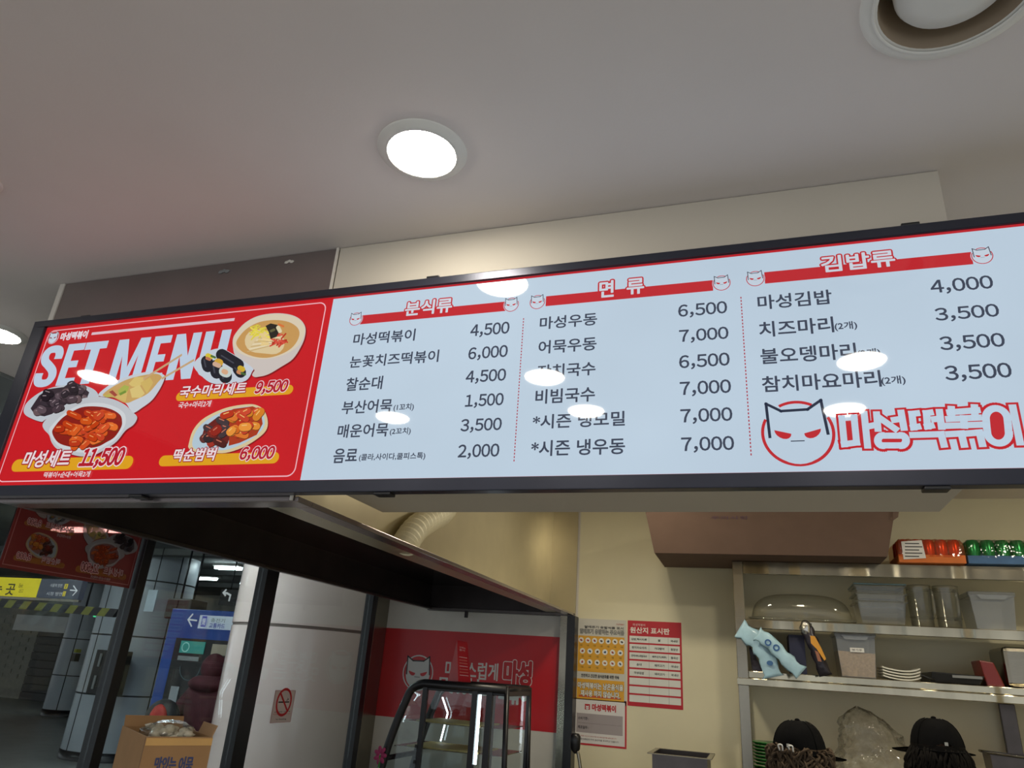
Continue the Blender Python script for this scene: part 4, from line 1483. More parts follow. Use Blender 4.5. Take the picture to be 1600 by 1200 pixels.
MB().lathe([(0.006, -0.055), (0.024, -0.035), (0.026, 0.0), (0.026, 0.022), (0.018, 0.034), (0.0005, 0.036)], (hd.x, 3.82, hd.z), 18).build('head', 'black', lad)
MB().lathe([(0.0005, 0.001), (0.05, 0.001), (0.05, 0.09), (0.046, 0.09), (0.046, 0.006), (0.0005, 0.006)], (lp[0].x, 3.82, -0.505), 24).build('holder_cup', 'steel', lad)

# ------------------------------------------------------------------ steel shelf rack
SY0, SY1 = 4.20, 4.56
SX0, SX1 = -0.080, 1.52
Z1t, Z1b = 0.660, 0.590
Z2t, Z2b = 0.353, 0.305
Z3t, Z3b = 0.092, 0.020
Z4t = -0.372
rack = thing('shelf_rack', (0.7, 4.38, ZF), 'brushed steel wall shelf rack with three visible shelves', 'shelf')
MB().box(SX0, SX0 + 0.055, SY0, SY0 + 0.03, ZF, Z1t).build('post', 'steel', rack, 0.003)
MB().box(SX0, SX0 + 0.04, SY1 - 0.03, SY1, ZF, Z1t).build('post', 'steel', rack, 0.003)
MB().box(SX1 - 0.05, SX1, SY0, SY0 + 0.03, ZF, Z1t).build('post', 'steel', rack, 0.003)
MB().box(SX1 - 0.04, SX1, SY1 - 0.03, SY1, ZF, Z1t).build('post', 'steel', rack, 0.003)
pp = PY(1578, 1140, SY1)
MB().box(pp.x - 0.035, pp.x + 0.035, SY1 - 0.025, SY1, -0.95, Z3b).build('back_post', 'steel_dark', rack, 0.003)
MB().box(SX0 + 0.002, SX0 + 0.008, SY0 + 0.03, SY1 - 0.03, Z3t, Z1b).build('side_panel', 'steel_dark', rack)
for zt_, zb_2 in ((Z1t, Z1b), (Z2t, Z2b)):
    MB().box(SX0 + 0.056, SX1 - 0.051, SY0 - 0.002, SY0 + 0.012, zb_2, zt_).build('shelf_front', 'steel_wave', rack, 0.003)
    MB().box(SX0 + 0.010, SX1 - 0.005, SY0 + 0.031, SY1 - 0.031, zt_ - 0.012, zt_).build('shelf_board', 'steel', rack)
    MB().box(SX0 + 0.056, SX1 - 0.051, SY0 + 0.012, SY0 + 0.031, zt_ - 0.012, zt_).build('shelf_lip', 'steel', rack)
MB().box(SX0 + 0.056, SX1 - 0.051, SY0 - 0.002, SY0 + 0.012, 0.058, Z3t).build('shelf_front', 'steel_wave', rack, 0.003)
MB().box(SX0 - 0.004, SX1, SY0 - 0.014, SY0 - 0.0025, Z3b, 0.056).build('shelf_front', 'steel_wave', rack, 0.003)
MB().box(SX0 + 0.010, SX1 - 0.005, SY0 + 0.031, SY1 - 0.031, Z3t - 0.012, Z3t).build('shelf_board', 'steel', rack)
MB().box(SX0 + 0.056, SX1 - 0.051, SY0 + 0.012, SY0 + 0.031, Z3t - 0.012, Z3t).build('shelf_lip', 'steel', rack)
MB().box(SX0 + 0.056, SX1 - 0.051, SY0 + 0.001, SY1 - 0.031, Z4t - 0.02, Z4t).build('shelf_board', mat('brown_steel_shelf', (120, 84, 70), 0.4, 0.6), rack)

# on top of the rack
cb = thing('carton', (0.1, 4.1, Z1t), 'wide shade-darkened brown cardboard carton lying on top of the shelf rack', 'box')
bq = [(-0.482, 3.985, Z1t + 0.0015), (0.672, 3.985, Z1t + 0.0015), (0.672, 4.50, Z1t + 0.0015), (-0.482, 4.50, Z1t + 0.0015)]
tq = [(-0.515, 3.86, 0.872), (0.712, 3.86, 0.872), (0.705, 4.52, 0.872), (-0.515, 4.52, 0.872)]
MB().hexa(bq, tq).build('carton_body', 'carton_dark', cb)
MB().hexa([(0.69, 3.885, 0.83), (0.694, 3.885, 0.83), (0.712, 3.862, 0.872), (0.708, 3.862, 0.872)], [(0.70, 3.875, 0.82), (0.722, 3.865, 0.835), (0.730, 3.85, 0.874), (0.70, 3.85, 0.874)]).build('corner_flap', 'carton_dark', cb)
q = Print(lambda a, b, e: Vector((a, 3.985 - (b - Z1t) * 0.59 - e - 0.0006, b)))
q.text('주의사항', (-0.17, 0.826), (0.02, 0.842), (92, 70, 90), 1, plane=True, res=2)
q.build('print', 'print', cb)
pf = MB()
rnd = random.Random(9)
n = 26
rowsv = []
for i in range(n):
    x = SX0 + 0.06 + 0.50 * i / (n - 1)
    rowsv.append([(x, SY0 - 0.022 + rnd.uniform(-0.004, 0.004), Z1t + 0.0035 + rnd.uniform(0, 0.003)), (x, SY0 - 0.022, Z1t + 0.012 + rnd.uniform(0, 0.012)), (x, SY0 + 0.06, Z1t + 0.006 + rnd.uniform(0, 0.004))])
vs = [p for r in rowsv for p in r]
fs = []
for i in range(n - 1):
    for j in range(2):
        fs.append((3 * i + j, 3 * i + j + 1, 3 * i + j + 4, 3 * i + j + 3))
solo('plastic_film', pf.add(vs, fs), 'foil', 'crumpled plastic film along the top edge of the shelf rack', 'plastic film')


def can_pack(x0, x1, label, canm, trayc, wrapm, ncan, group=None):
    y0, y1 = SY0 - 0.05, SY0 + 0.20
    z0 = Z1t + 0.002
    t = thing('can_pack', ((x0 + x1) / 2, (y0 + y1) / 2, z0), label, 'drink cans')
    tr = MB()
    tr.box(x0, x1, y0, y1, z0, z0 + 0.004)
    for (a, b, c, d) in ((x0, x1, y0, y0 + 0.003), (x0, x1, y1 - 0.003, y1), (x0, x0 + 0.003, y0 + 0.003, y1 - 0.003), (x1 - 0.003, x1, y0 + 0.003, y1 - 0.003)):
        tr.box(a, b, c, d, z0 + 0.004, z0 + 0.040)
    tr.build('tray', trayc, t)
    w = (x1 - x0 - 0.012) / ncan
    proto = None
    for i in range(ncan):
        for j in range(3):
            cx, cy = x0 + 0.006 + w * (i + 0.5), y0 + 0.008 + 0.066 * (j + 0.5)
            r = min(w / 2 - 0.001, 0.0325)
            if proto is None:
                proto = MB().lathe([(0.0005, 0.0), (r * 0.8, 0.0), (r, 0.008), (r, 0.102), (r * 0.82, 0.116), (r * 0.80, 0.118), (r * 0.76, 0.115), (0.0005, 0.114)], (cx, cy, z0 + 0.004), 20).build('can', canm, t)
                p0 = (cx, cy)
            else:
                c = proto.copy()
                COL.objects.link(c)
                c.location = (cx - p0[0], cy - p0[1], 0)
    wm = MB()
    nx = 4 * ncan
    vs, fs = [], []
    rnd = random.Random(ncan)
    prof_ = [(y0 - 0.001, z0 + 0.03), (y0 + 0.001, z0 + 0.09), (y0 + 0.012, z0 + 0.122), (y0 + 0.06, z0 + 0.126), (y1 - 0.02, z0 + 0.126), (y1, z0 + 0.09), (y1 + 0.002, z0 + 0.03)]
    for i in range(nx + 1):
        x = x0 - 0.003 + (x1 - x0 + 0.006) * i / nx
        sag = 0.008 * (1 - abs(math.cos(math.pi * ncan * i / nx))) if 0 < i < nx else 0.02
        for k, (yy, zz) in enumerate(prof_):
            vs.append((x, yy + rnd.uniform(-0.002, 0.002) + (sag * 0.6 if k == 1 else 0), zz - (sag if zz > z0 + 0.1 else 0) + rnd.uniform(-0.002, 0.002)))
    m = len(prof_)
    for i in range(nx):
        for k in range(m - 1):
            fs.append((i * m + k, i * m + k + 1, (i + 1) * m + k + 1, (i + 1) * m + k))
    wm.add(vs, fs, True).build('shrink_wrap', wrapm, t)
    return t


cx0, cx1 = PY(1404, 870, SY0 - 0.05).x, PY(1509, 872, SY0 - 0.05).x
pk = can_pack(cx0, cx1, 'orange shrink wrapped tray of red drink cans with a paper label', 'redcan', 'orangebox', 'orangewrap', 5)
pl = yplane(SY0 - 0.056)
lab = MB()
a4 = [PY(*p, SY0 - 0.055) for p in ((1412, 874), (1447, 872), (1440, 844), (1408, 846))]
lab.add([*a4, *[p + Vector((0, 0.002, 0)) for p in a4]], [(0, 1, 2, 3), (7, 6, 5, 4), (0, 4, 5, 1), (1, 5, 6, 2), (2, 6, 7, 3), (3, 7, 4, 0)])
lo = lab.build('paper_label', 'white', pk)
q = yplane(SY0 - 0.0556)
for k in range(5):
    q.prect((1414, 870 - k * 5), (1436 + (k % 2) * 5, 868.6 - k * 5), (70, 66, 64), 1)
q.build('label_print', 'print', lo)
can_pack(cx1 + 0.01, cx1 + 0.35, 'blue shrink wrapped tray of green drink cans at the right end of the rack top', 'greencan', 'bluebox', 'wrap', 5)

# ------------------------------------------------------------------ first shelf: clear ware
def shell(mb, x0, x1, y0, y1, z0, z1, taper=0.012, th=0.003, lip=0.008, open_top=True):
    """thin open tub, wider at the top, with a rolled lip"""
    def rc(e, z):
        return [(x0 - e, y0 - e, z), (x1 + e, y0 - e, z), (x1 + e, y1 + e, z), (x0 - e, y1 + e, z)]
    rings = [rc(-taper, z0), rc(0, z1), rc(lip, z1), rc(lip, z1 - 0.006)]
    vs = [p for r in rings for p in r]
    fs = [(3, 2, 1, 0)]
    for k in range(3):
        for i in range(4):
            j = (i + 1) % 4
            fs.append((4 * k + i, 4 * k + j, 4 * k + 4 + j, 4 * k + 4 + i))
    return mb.add(vs, fs)


def span(u0, u1, v, y):
    return PY(u0, v, y).x, PY(u1, v, y).x


x0, x1 = span(1166, 1346, 962, 4.24)
dome = thing('dome_cover', ((x0 + x1) / 2, 4.36, Z2t), 'long clear plastic dome food cover on the upper shelf', 'dome cover')
prof_d = [(0.0, 0.0)]
dm = MB()
cxd, hw = (x0 + x1) / 2, (x1 - x0) / 2 - 0.03
vs, fs = [], []
NU, NV = 28, 10
for i in range(NV + 1):
    t_ = i / NV
    zz = 0.02 + 0.135 * math.sin(t_ * math.pi / 2) ** 0.9
    kx = hw * (1 - 0.55 * (1 - math.cos(t_ * math.pi / 2)) - (0.45 * t_ ** 6 if True else 0))
    ky = 0.10 * (1 - t_ ** 3)
    for j in range(NU):
        a = 2 * math.pi * j / NU
        cx_, sx_ = math.cos(a), math.sin(a)
        vs.append((cxd + math.copysign(abs(cx_) ** 0.8, cx_) * kx, 4.36 + math.copysign(abs(sx_) ** 0.8, sx_) * ky, Z2t + zz))
for i in range(NV):
    for j in range(NU):
        fs.append((i * NU + j, i * NU + (j + 1) % NU, (i + 1) * NU + (j + 1) % NU, (i + 1) * NU + j))
dm.add(vs, fs, True).build('dome', 'clear', dome)
ed = [(cxd + math.copysign(abs(math.cos(a)) ** 0.6, math.cos(a)) * (hw + 0.01), 4.36 + math.copysign(abs(math.sin(a)) ** 0.6, math.sin(a)) * 0.11, Z2t + 0.016) for a in [2 * math.pi * k / 40 for k in range(40)]]
MB().tube(ed, 0.006, 8, closed=True).build('rolled_rim', 'clear', dome)
MB().tube([(cxd - hw - 0.02, 4.25, Z2t + 0.012), (cxd + hw + 0.004, 4.235, Z2t + 0.012)], 0.005, 8).build('hinge_rod', 'clear', dome)

x0, x1 = span(1342, 1418, 960, 4.24)
for k in range(3):
    bn = thing('clear_bin', ((x0 + x1) / 2, 4.36, Z2t + 0.002 + k * 0.040), ['clear plastic food bin, lowest of the nested stack on the upper shelf', 'clear plastic food bin, middle of the nested stack on the upper shelf', 'clear plastic food bin, topmost of the nested stack, under the blue lid'][k], 'food bin', 'nested clear food bins')
    z0 = Z2t + 0.002 + k * 0.040
    shell(MB(), x0, x1, 4.24, 4.48, z0, z0 + 0.115, 0.016).build('tub', 'clear', bn)
    MB().tube([(x0 - 0.008, 4.232, z0 + 0.115), (x1 + 0.008, 4.232, z0 + 0.115), (x1 + 0.008, 4.488, z0 + 0.115), (x0 - 0.008, 4.488, z0 + 0.115)], 0.004, 6, closed=True, smooth=False).build('rim', 'clear', bn)
lid = thing('bin_lid', ((x0 + x1) / 2, 4.36, Z2t + 0.203), 'pale blue clear lid on the stack of food bins', 'lid')
MB().box(x0 - 0.012, x1 + 0.012, 4.228, 4.492, Z2t + 0.202, Z2t + 0.210).build('lid_plate', 'clearblue', lid, 0.003)
MB().box((x0 + x1) / 2 - 0.04, (x0 + x1) / 2 + 0.04, 4.33, 4.37, Z2t + 0.210, Z2t + 0.216).build('lid_grip', 'clearblue', lid, 0.002)


def pitcher(u0, u1, label, hs):
    x0, x1 = span(u0, u1, 960, 4.27)
    cx = (x0 + x1) / 2
    r = (x1 - x0) / 2
    cy = 4.27 + r
    t = thing('pitcher', (cx, cy, Z2t), label, 'pitcher', 'clear pitchers')
    MB().lathe([(0.0005, 0.004), (r * 0.86, 0.004), (r * 0.9, 0.01), (r, 0.205), (r * 1.03, 0.214), (r * 0.97, 0.21), (r * 0.86, 0.012), (0.0005, 0.01)], (cx, cy, Z2t), 28).build('jug_body', 'clear', t)
    for z in (0.05, 0.19):
        MB().lathe([(r * 0.93, z), (r * 0.98, z + 0.002), (r * 0.98, z + 0.006), (r * 0.93, z + 0.008)], (cx, cy, Z2t), 28).build('band', 'clear', t)
    hx = cx + hs * r * 0.75
    MB().tube(spline([(hx, cy - r * 0.72, Z2t + 0.185), (hx + 0.004, cy - r * 0.72 - 0.035, Z2t + 0.180), (hx + 0.006, cy - r * 0.72 - 0.040, Z2t + 0.10), (hx, cy - r * 0.72 - 0.03, Z2t + 0.055), (hx - 0.01, cy - r * 0.80, Z2t + 0.045)], 5), 0.0065, 8).build('handle', 'clear', t)


pitcher(1424, 1464, 'clear plastic pitcher on the upper shelf, left of the two, beside the nested bins', 0.95)
pitcher(1466, 1508, 'clear plastic pitcher on the upper shelf, right of the two', 0.55)


def tub(u0, u1, z, h, label, y0=4.235, depth=0.22, fill=None, name='frosted_tub'):
    x0, x1 = span(u0, u1, 950 if z > 0.2 else 1040, y0)
    t = thing(name, ((x0 + x1) / 2, y0 + depth / 2, z), label, 'food container')
    shell(MB(), x0, x1, y0, y0 + depth, z + 0.002, z + h, 0.014, lip=0.004).build('tub', 'frost', t)
    ld = MB().box(x0 - 0.007, x1 + 0.007, y0 - 0.007, y0 + depth + 0.007, z + h - 0.002, z + h + 0.016).build('lid', 'frost', t, 0.006)
    cx = (x0 + x1) / 2
    w = (x1 - x0) * 0.36
    MB().prism([(cx - w, z + h), (cx + w, z + h), (cx + w * 0.75, z + h - 0.022), (cx - w * 0.75, z + h - 0.022)], 'y', y0 - 0.014, y0 - 0.009).build('clasp', 'frost', ld)
    if fill:
        MB().hexa([(x0 - 0.006, y0 + 0.014, z + 0.006), (x1 + 0.0 - 0.012, y0 + 0.014, z + 0.006), (x1 - 0.014, y0 + depth - 0.014, z + 0.006), (x0 + 0.014, y0 + depth - 0.014, z + 0.006)][0:0] or
                  [(x0 + 0.016, y0 + 0.016, z + 0.006), (x1 - 0.016, y0 + 0.016, z + 0.006), (x1 - 0.016, y0 + depth - 0.016, z + 0.006), (x0 + 0.016, y0 + depth - 0.016, z + 0.006)],
                  [(x0 + 0.006, y0 + 0.006, z + h * fill), (x1 - 0.006, y0 + 0.006, z + h * fill * 0.94), (x1 - 0.006, y0 + depth - 0.006, z + h * fill), (x0 + 0.006, y0 + depth - 0.006, z + h * fill)]).build('crumb_filling', 'crumbs', t)
        q_ = MB().box(cx - 0.030, cx + 0.036, y0 - 0.0022, y0 - 0.001, z + h * 0.60, z + h * 0.60 + 0.021).build('name_label', 'white', t)
        pq = yplane(y0 - 0.0024)
        pq.text('빵가루', (cx - 0.020, z + h * 0.60 + 0.005), (cx + 0.026, z + h * 0.60 + 0.016), (60, 56, 52), 1, plane=True, res=2)
        pq.build('label_text', 'print', q_)
    return t


tub(1518, 1588, Z2t, 0.168, 'frosted empty food container at the right end of the upper shelf')
tub(1310, 1372, Z3t, 0.205, 'frosted food container filled with beige crumbs on the middle shelf', fill=0.62)

# ------------------------------------------------------------------ middle shelf
def pouch(name, pts, w0, thick, label, material, yc, dy=0.0, seed=0, cat='pouch'):
    """soft sealed bag along a path of photo pixels, flattened, with crimped ends"""
    rnd = random.Random(seed)
    path = spline([PY(u, v, yc + dy * k / (len(pts) - 1)) for k, (u, v) in enumerate(pts)], 5)
    n = len(path)
    vs, fs = [], []
    m = 12
    for i, p in enumerate(path):
        t_ = i / (n - 1)
        a = path[max(i - 1, 0)]
        b = path[min(i + 1, n - 1)]
        d = (b - a).normalized()
        side = Vector((d.z, 0, -d.x)).normalized()
        w = w0 * (1 + 0.10 * math.sin(i * 1.7 + seed)) * (1.08 if t_ in (0, 1) else 1)
        th = thick * max(0.06, math.sin(math.pi * t_) ** 0.5)
        for j in range(m):
            an = 2 * math.pi * j / m
            k = 1 + rnd.uniform(-0.12, 0.12)
            vs.append(p + side * math.cos(an) * w * k + Vector((0, 1, 0)) * math.sin(an) * th * k)
    for i in range(n - 1):
        for j in range(m):
            fs.append((i * m + j, i * m + (j + 1) % m, (i + 1) * m + (j + 1) % m, (i + 1) * m + j))
    fs.append(tuple(range(m)))
    fs.append(tuple(range((n - 1) * m + m - 1, (n - 1) * m - 1, -1)))
    t = thing(name, (path[-1].x, yc, Z3t), label, cat)
    MB().add(vs, fs, True).build('pouch_body', material, t)
    return t, path


t, pth = pouch('ice_pouch', [(1155, 982), (1180, 1000), (1197, 1025), (1208, 1058)], 0.046, 0.011, 'pale blue printed pouch hanging over the middle shelf edge, left one', 'bluebag', 4.165, 0.004, 1)
q = yplane(4.148)
q.ell(BP.px(0, 0) if False else (PY(1203, 1036, 4.148).x, PY(1203, 1036, 4.148).z), 0.016, 0.012, (56, 100, 150), 1)
q.build('print', 'print', t)
t, pth = pouch('ice_pouch', [(1183, 990), (1205, 1005), (1228, 1030), (1252, 1052)], 0.034, 0.012, 'pale blue printed pouch hanging over the middle shelf edge, right one', 'bluebag', 4.128, -0.004, 2)
for (u, v) in ((1200, 1004), (1213, 1012)):
    q = yplane(4.1105)
    c = PY(u, v, 4.1105)
    q.ring((c.x, c.z), 0.013, 0.007, (46, 92, 150), 1, n=16)
    q.build('print', 'print', t)
solo('wrapped_tray', MB().hexa([(SX0 + 0.075, 4.24, Z3t + 0.001), (0.05, 4.24, Z3t + 0.001), (0.05, 4.4, Z3t + 0.001), (SX0 + 0.075, 4.4, Z3t + 0.001)],
                               [(SX0 + 0.065, 4.25, Z3t + 0.12), (-0.005, 4.25, Z3t + 0.12), (-0.005, 4.39, Z3t + 0.12), (SX0 + 0.065, 4.39, Z3t + 0.12)]), 'darkpouch',
     'dark wrapped package standing behind the pale blue pouches', 'package')
solo('blue_folder', MB().box(PY(1232, 1000, 4.3).x, PY(1256, 1000, 4.3).x, 4.26, 4.50, Z3t + 0.001, Z3t + 0.195), mat('navy_folder', (26, 30, 62), 0.5), 'dark navy box standing on the middle shelf behind the snack bag', 'box')
t, pth = pouch('snack_bag', [(1259, 976), (1266, 996), (1277, 1020), (1290, 1056)], 0.030, 0.024, 'crumpled dark snack bag with yellow print on the middle shelf', 'darkpouch', 4.165, -0.004, 3, 'snack bag')
MB().blob(PY(1259, 981, 4.160), 0.026, 0.024, 0.040, 12, 10, noise=0.25, seed=4).build('foil_top', 'foil', t)
q = yplane(4.134)
q.ppoly([(1266, 993), (1273, 994), (1283, 1012), (1291, 1030), (1288, 1032), (1276, 1014), (1267, 1005)], (214, 150, 44), 1)
q.ppoly([(1273, 1016), (1279, 1019), (1284, 1034), (1278, 1033)], (150, 96, 70), 1)
q.build('print', 'print', t)

x0, x1 = span(1379, 1438, 1045, 4.215)
for k in range(4):
    pl = MB()
    z = Z3t + 0.003 + k * 0.0135
    nseg = 14
    vs, fs = [], []
    for i in range(nseg + 1):
        x = x0 + (x1 - x0) * i / nseg
        w = 0.003 * math.sin(2 * math.pi * i / nseg + 1) + 0.010 * abs(2 * i / nseg - 1) ** 4
        for (y, zz) in ((4.215, w), (4.40, w), (4.40, w + 0.0075), (4.215, w + 0.0075)):
            vs.append((x, y, z + zz))
    for i in range(nseg):
        for j in range(4):
            fs.append((4 * i + j, 4 * i + (j + 1) % 4, 4 * i + 4 + (j + 1) % 4, 4 * i + 4 + j))
    fs += [(0, 1, 2, 3), (4 * nseg + 3, 4 * nseg + 2, 4 * nseg + 1, 4 * nseg)]
    solo('white_plate', pl.add(vs, fs), 'plate', ['white rectangular plate, lowest of the stack on the middle shelf', 'white rectangular plate, second from the bottom of the middle shelf stack',
                                                  'white rectangular plate, third from the bottom of the middle shelf stack', 'white rectangular plate, topmost of the stack on the middle shelf'][k], 'plate', 'white plates on the middle shelf', bevel=0.002)
x0, x1 = span(1442, 1540, 1055, 4.20)
t = thing('black_tray', ((x0 + x1) / 2, 4.30, Z3t), 'flat black plastic tray with a pale label lying on the middle shelf', 'tray')
MB().hexa([(x0 + 0.03, 4.205, Z3t + 0.001), (x1 - 0.03, 4.205, Z3t + 0.001), (x1 - 0.03, 4.45, Z3t + 0.001), (x0 + 0.03, 4.45, Z3t + 0.001)],
          [(x0 + 0.04, 4.19, Z3t + 0.050), (x1 - 0.005, 4.19, Z3t + 0.042), (x1 - 0.005, 4.46, Z3t + 0.045), (x0 + 0.04, 4.46, Z3t + 0.05)]).build('tray_body', 'tray', t, 0.004)
MB().tube([(x0 + 0.05, 4.2, Z3t + 0.012), (x0 + 0.02, 4.2, Z3t + 0.02), (x0 - 0.01, 4.2, Z3t + 0.034)], 0.006, 8).build('spout', 'tray', t)
lx = PY(1492, 1054, 4.19).x
MB().box(lx - 0.012, lx + 0.115, 4.1885, 4.1898, Z3t + 0.028, Z3t + 0.040).build('pale_label', 'grey', t)
x0 = PY(1568, 1030, 4.22).x
t = thing('steel_bin', (x0 + 0.09, 4.33, Z3t), 'stainless steel bin at the right end of the middle shelf', 'bin')
MB().box(x0, x0 + 0.19, 4.22, 4.46, Z3t + 0.001, Z3t + 0.185).build('bin_body', 'steel', t, 0.02)
solo('red_case', MB().hexa([(x0 - 0.085, 4.235, Z3t + 0.001), (x0 - 0.008, 4.235, Z3t + 0.001), (x0 - 0.008, 4.40, Z3t + 0.001), (x0 - 0.085, 4.40, Z3t + 0.001)],
                           [(x0 - 0.10, 4.235, Z3t + 0.118), (x0 - 0.04, 4.235, Z3t + 0.110), (x0 - 0.04, 4.40, Z3t + 0.110), (x0 - 0.10, 4.40, Z3t + 0.118)]), 'redplastic',
     'dark red plastic case beside the steel bin', 'case', bevel=0.006)

# ------------------------------------------------------------------ lower shelf
gx = PY(1196, 1175, 4.36).x
for k in range(8):
    z = Z4t + 0.002 + k * 0.0155
    r = 0.086 if k else 0.098
    solo('green_plate', MB().lathe([(0.0005, 0.0), (r * 0.62, 0.0), (r * 0.66, 0.005), (r, 0.012), (r, 0.0155), (r * 0.95, 0.0155), (r * 0.62, 0.008), (0.0005, 0.007)], (gx + 0.004, 4.36, z), 36), 'green',
         'wide green glazed plate at the bottom of the green stack' if k == 0 else 'green glazed plate, number %s up from the bottom of the green stack' % ['', 'two', 'three', 'four', 'five', 'six', 'seven', 'eight'][k], 'plate', 'green plates on the lower shelf')

bgx, bgz = PY(1380, 1160, 4.26).x, PY(1380, 1160, 4.26).z
rnd = random.Random(21)
vs, fs = [], []
NU, NV = 30, 18
for i in range(NV + 1):
    t_ = i / NV
    zz = Z4t + 0.004 + (PY(1355, 1108, 4.26).z - Z4t) * t_
    rr_ = 0.15 * (1 - t_) ** 0.6 + 0.060 * (1 - t_ ** 5) + 0.012 * math.sin(t_ * 9)
    for j in range(NU):
        a = 2 * math.pi * j / NU
        k = 1 + rnd.uniform(-0.05, 0.05) + 0.11 * math.sin(j * 2.4 + i * 0.7) + 0.05 * math.sin(j * 5.1 - i * 1.3)
        vs.append((bgx - 0.09 * t_ ** 1.3 + math.cos(a) * rr_ * k, 4.36 + math.sin(a) * min(rr_, 0.12) * k, zz + rnd.uniform(-0.008, 0.008) * (0 if i == 0 else 1)))
for i in range(NV):
    for j in range(NU):
        fs.append((i * NU + j, i * NU + (j + 1) % NU, (i + 1) * NU + (j + 1) % NU, (i + 1) * NU + j))
solo('plastic_bag', MB().add(vs, fs, True), 'bag', 'crumpled clear plastic bag standing between the two cooks', 'plastic bag')
x0, x1 = span(1534, 1610, 1180, 4.16)
t = thing('wire_basket', ((x0 + x1) / 2, 4.26, Z4t), 'dark steel tub with a bright wire rim beside the right cook', 'tub')
zt_ = PY(1560, 1176, 4.16).z
shell(MB(), x0 + 0.01, x1, 4.06, 4.19, Z4t + 0.002, zt_, 0.01).build('tub_body', 'steel_dark', t)
MB().tube([(x0, 4.05, zt_), (x1 + 0.01, 4.05, zt_ - 0.01), (x1 + 0.01, 4.195, zt_ - 0.01), (x0, 4.195, zt_)], 0.005, 8, closed=True).build('wire_rim', 'steel', t)
MB().box(x1 - 0.03, x1 + 0.005, 4.035, 4.055, zt_ - 0.035, zt_ + 0.012).build('clip', 'white', t, 0.004)


# ------------------------------------------------------------------ people
def skin_obj(name, verts, edges, radii, material, parent, root=0, sub=2):
    me = bpy.data.meshes.new(name)
    me.from_pydata(verts, edges, [])
    o = bpy.data.objects.new(name, me)
    COL.objects.link(o)
    o.parent = parent
    me.materials.append(M[material] if isinstance(material, str) else material)
    o.modifiers.new('skin', 'SKIN')
    if not me.skin_vertices:
        me.attributes.new('skin_vertex', 'FLOAT', 'POINT') if False else None
    lay = me.skin_vertices[0] if len(me.skin_vertices) else None
    if lay is None:
        bpy.context.view_layer.objects.active = o
        bpy.ops.mesh.customdata_skin_add()
        lay = me.skin_vertices[0]
    for i, r in enumerate(radii):
        rr = r if isinstance(r, tuple) else (r, r)
        lay.data[i].radius = rr
        lay.data[i].use_root = (i == root)
    sb = o.modifiers.new('sub', 'SUBSURF')
    sb.levels = sub
    sb.render_levels = sub
    for p in me.polygons:
        p.use_smooth = True
    o.modifiers['skin'].use_smooth_shade = True
    return o


class Chain:
    def __init__(s):
        s.v, s.e, s.r = [], [], []

    def p(s, co, r, frm=None):
        s.v.append(co)
        s.r.append(r)
        i = len(s.v) - 1
        if frm is not None:
            s.e.append((frm, i))
        return i


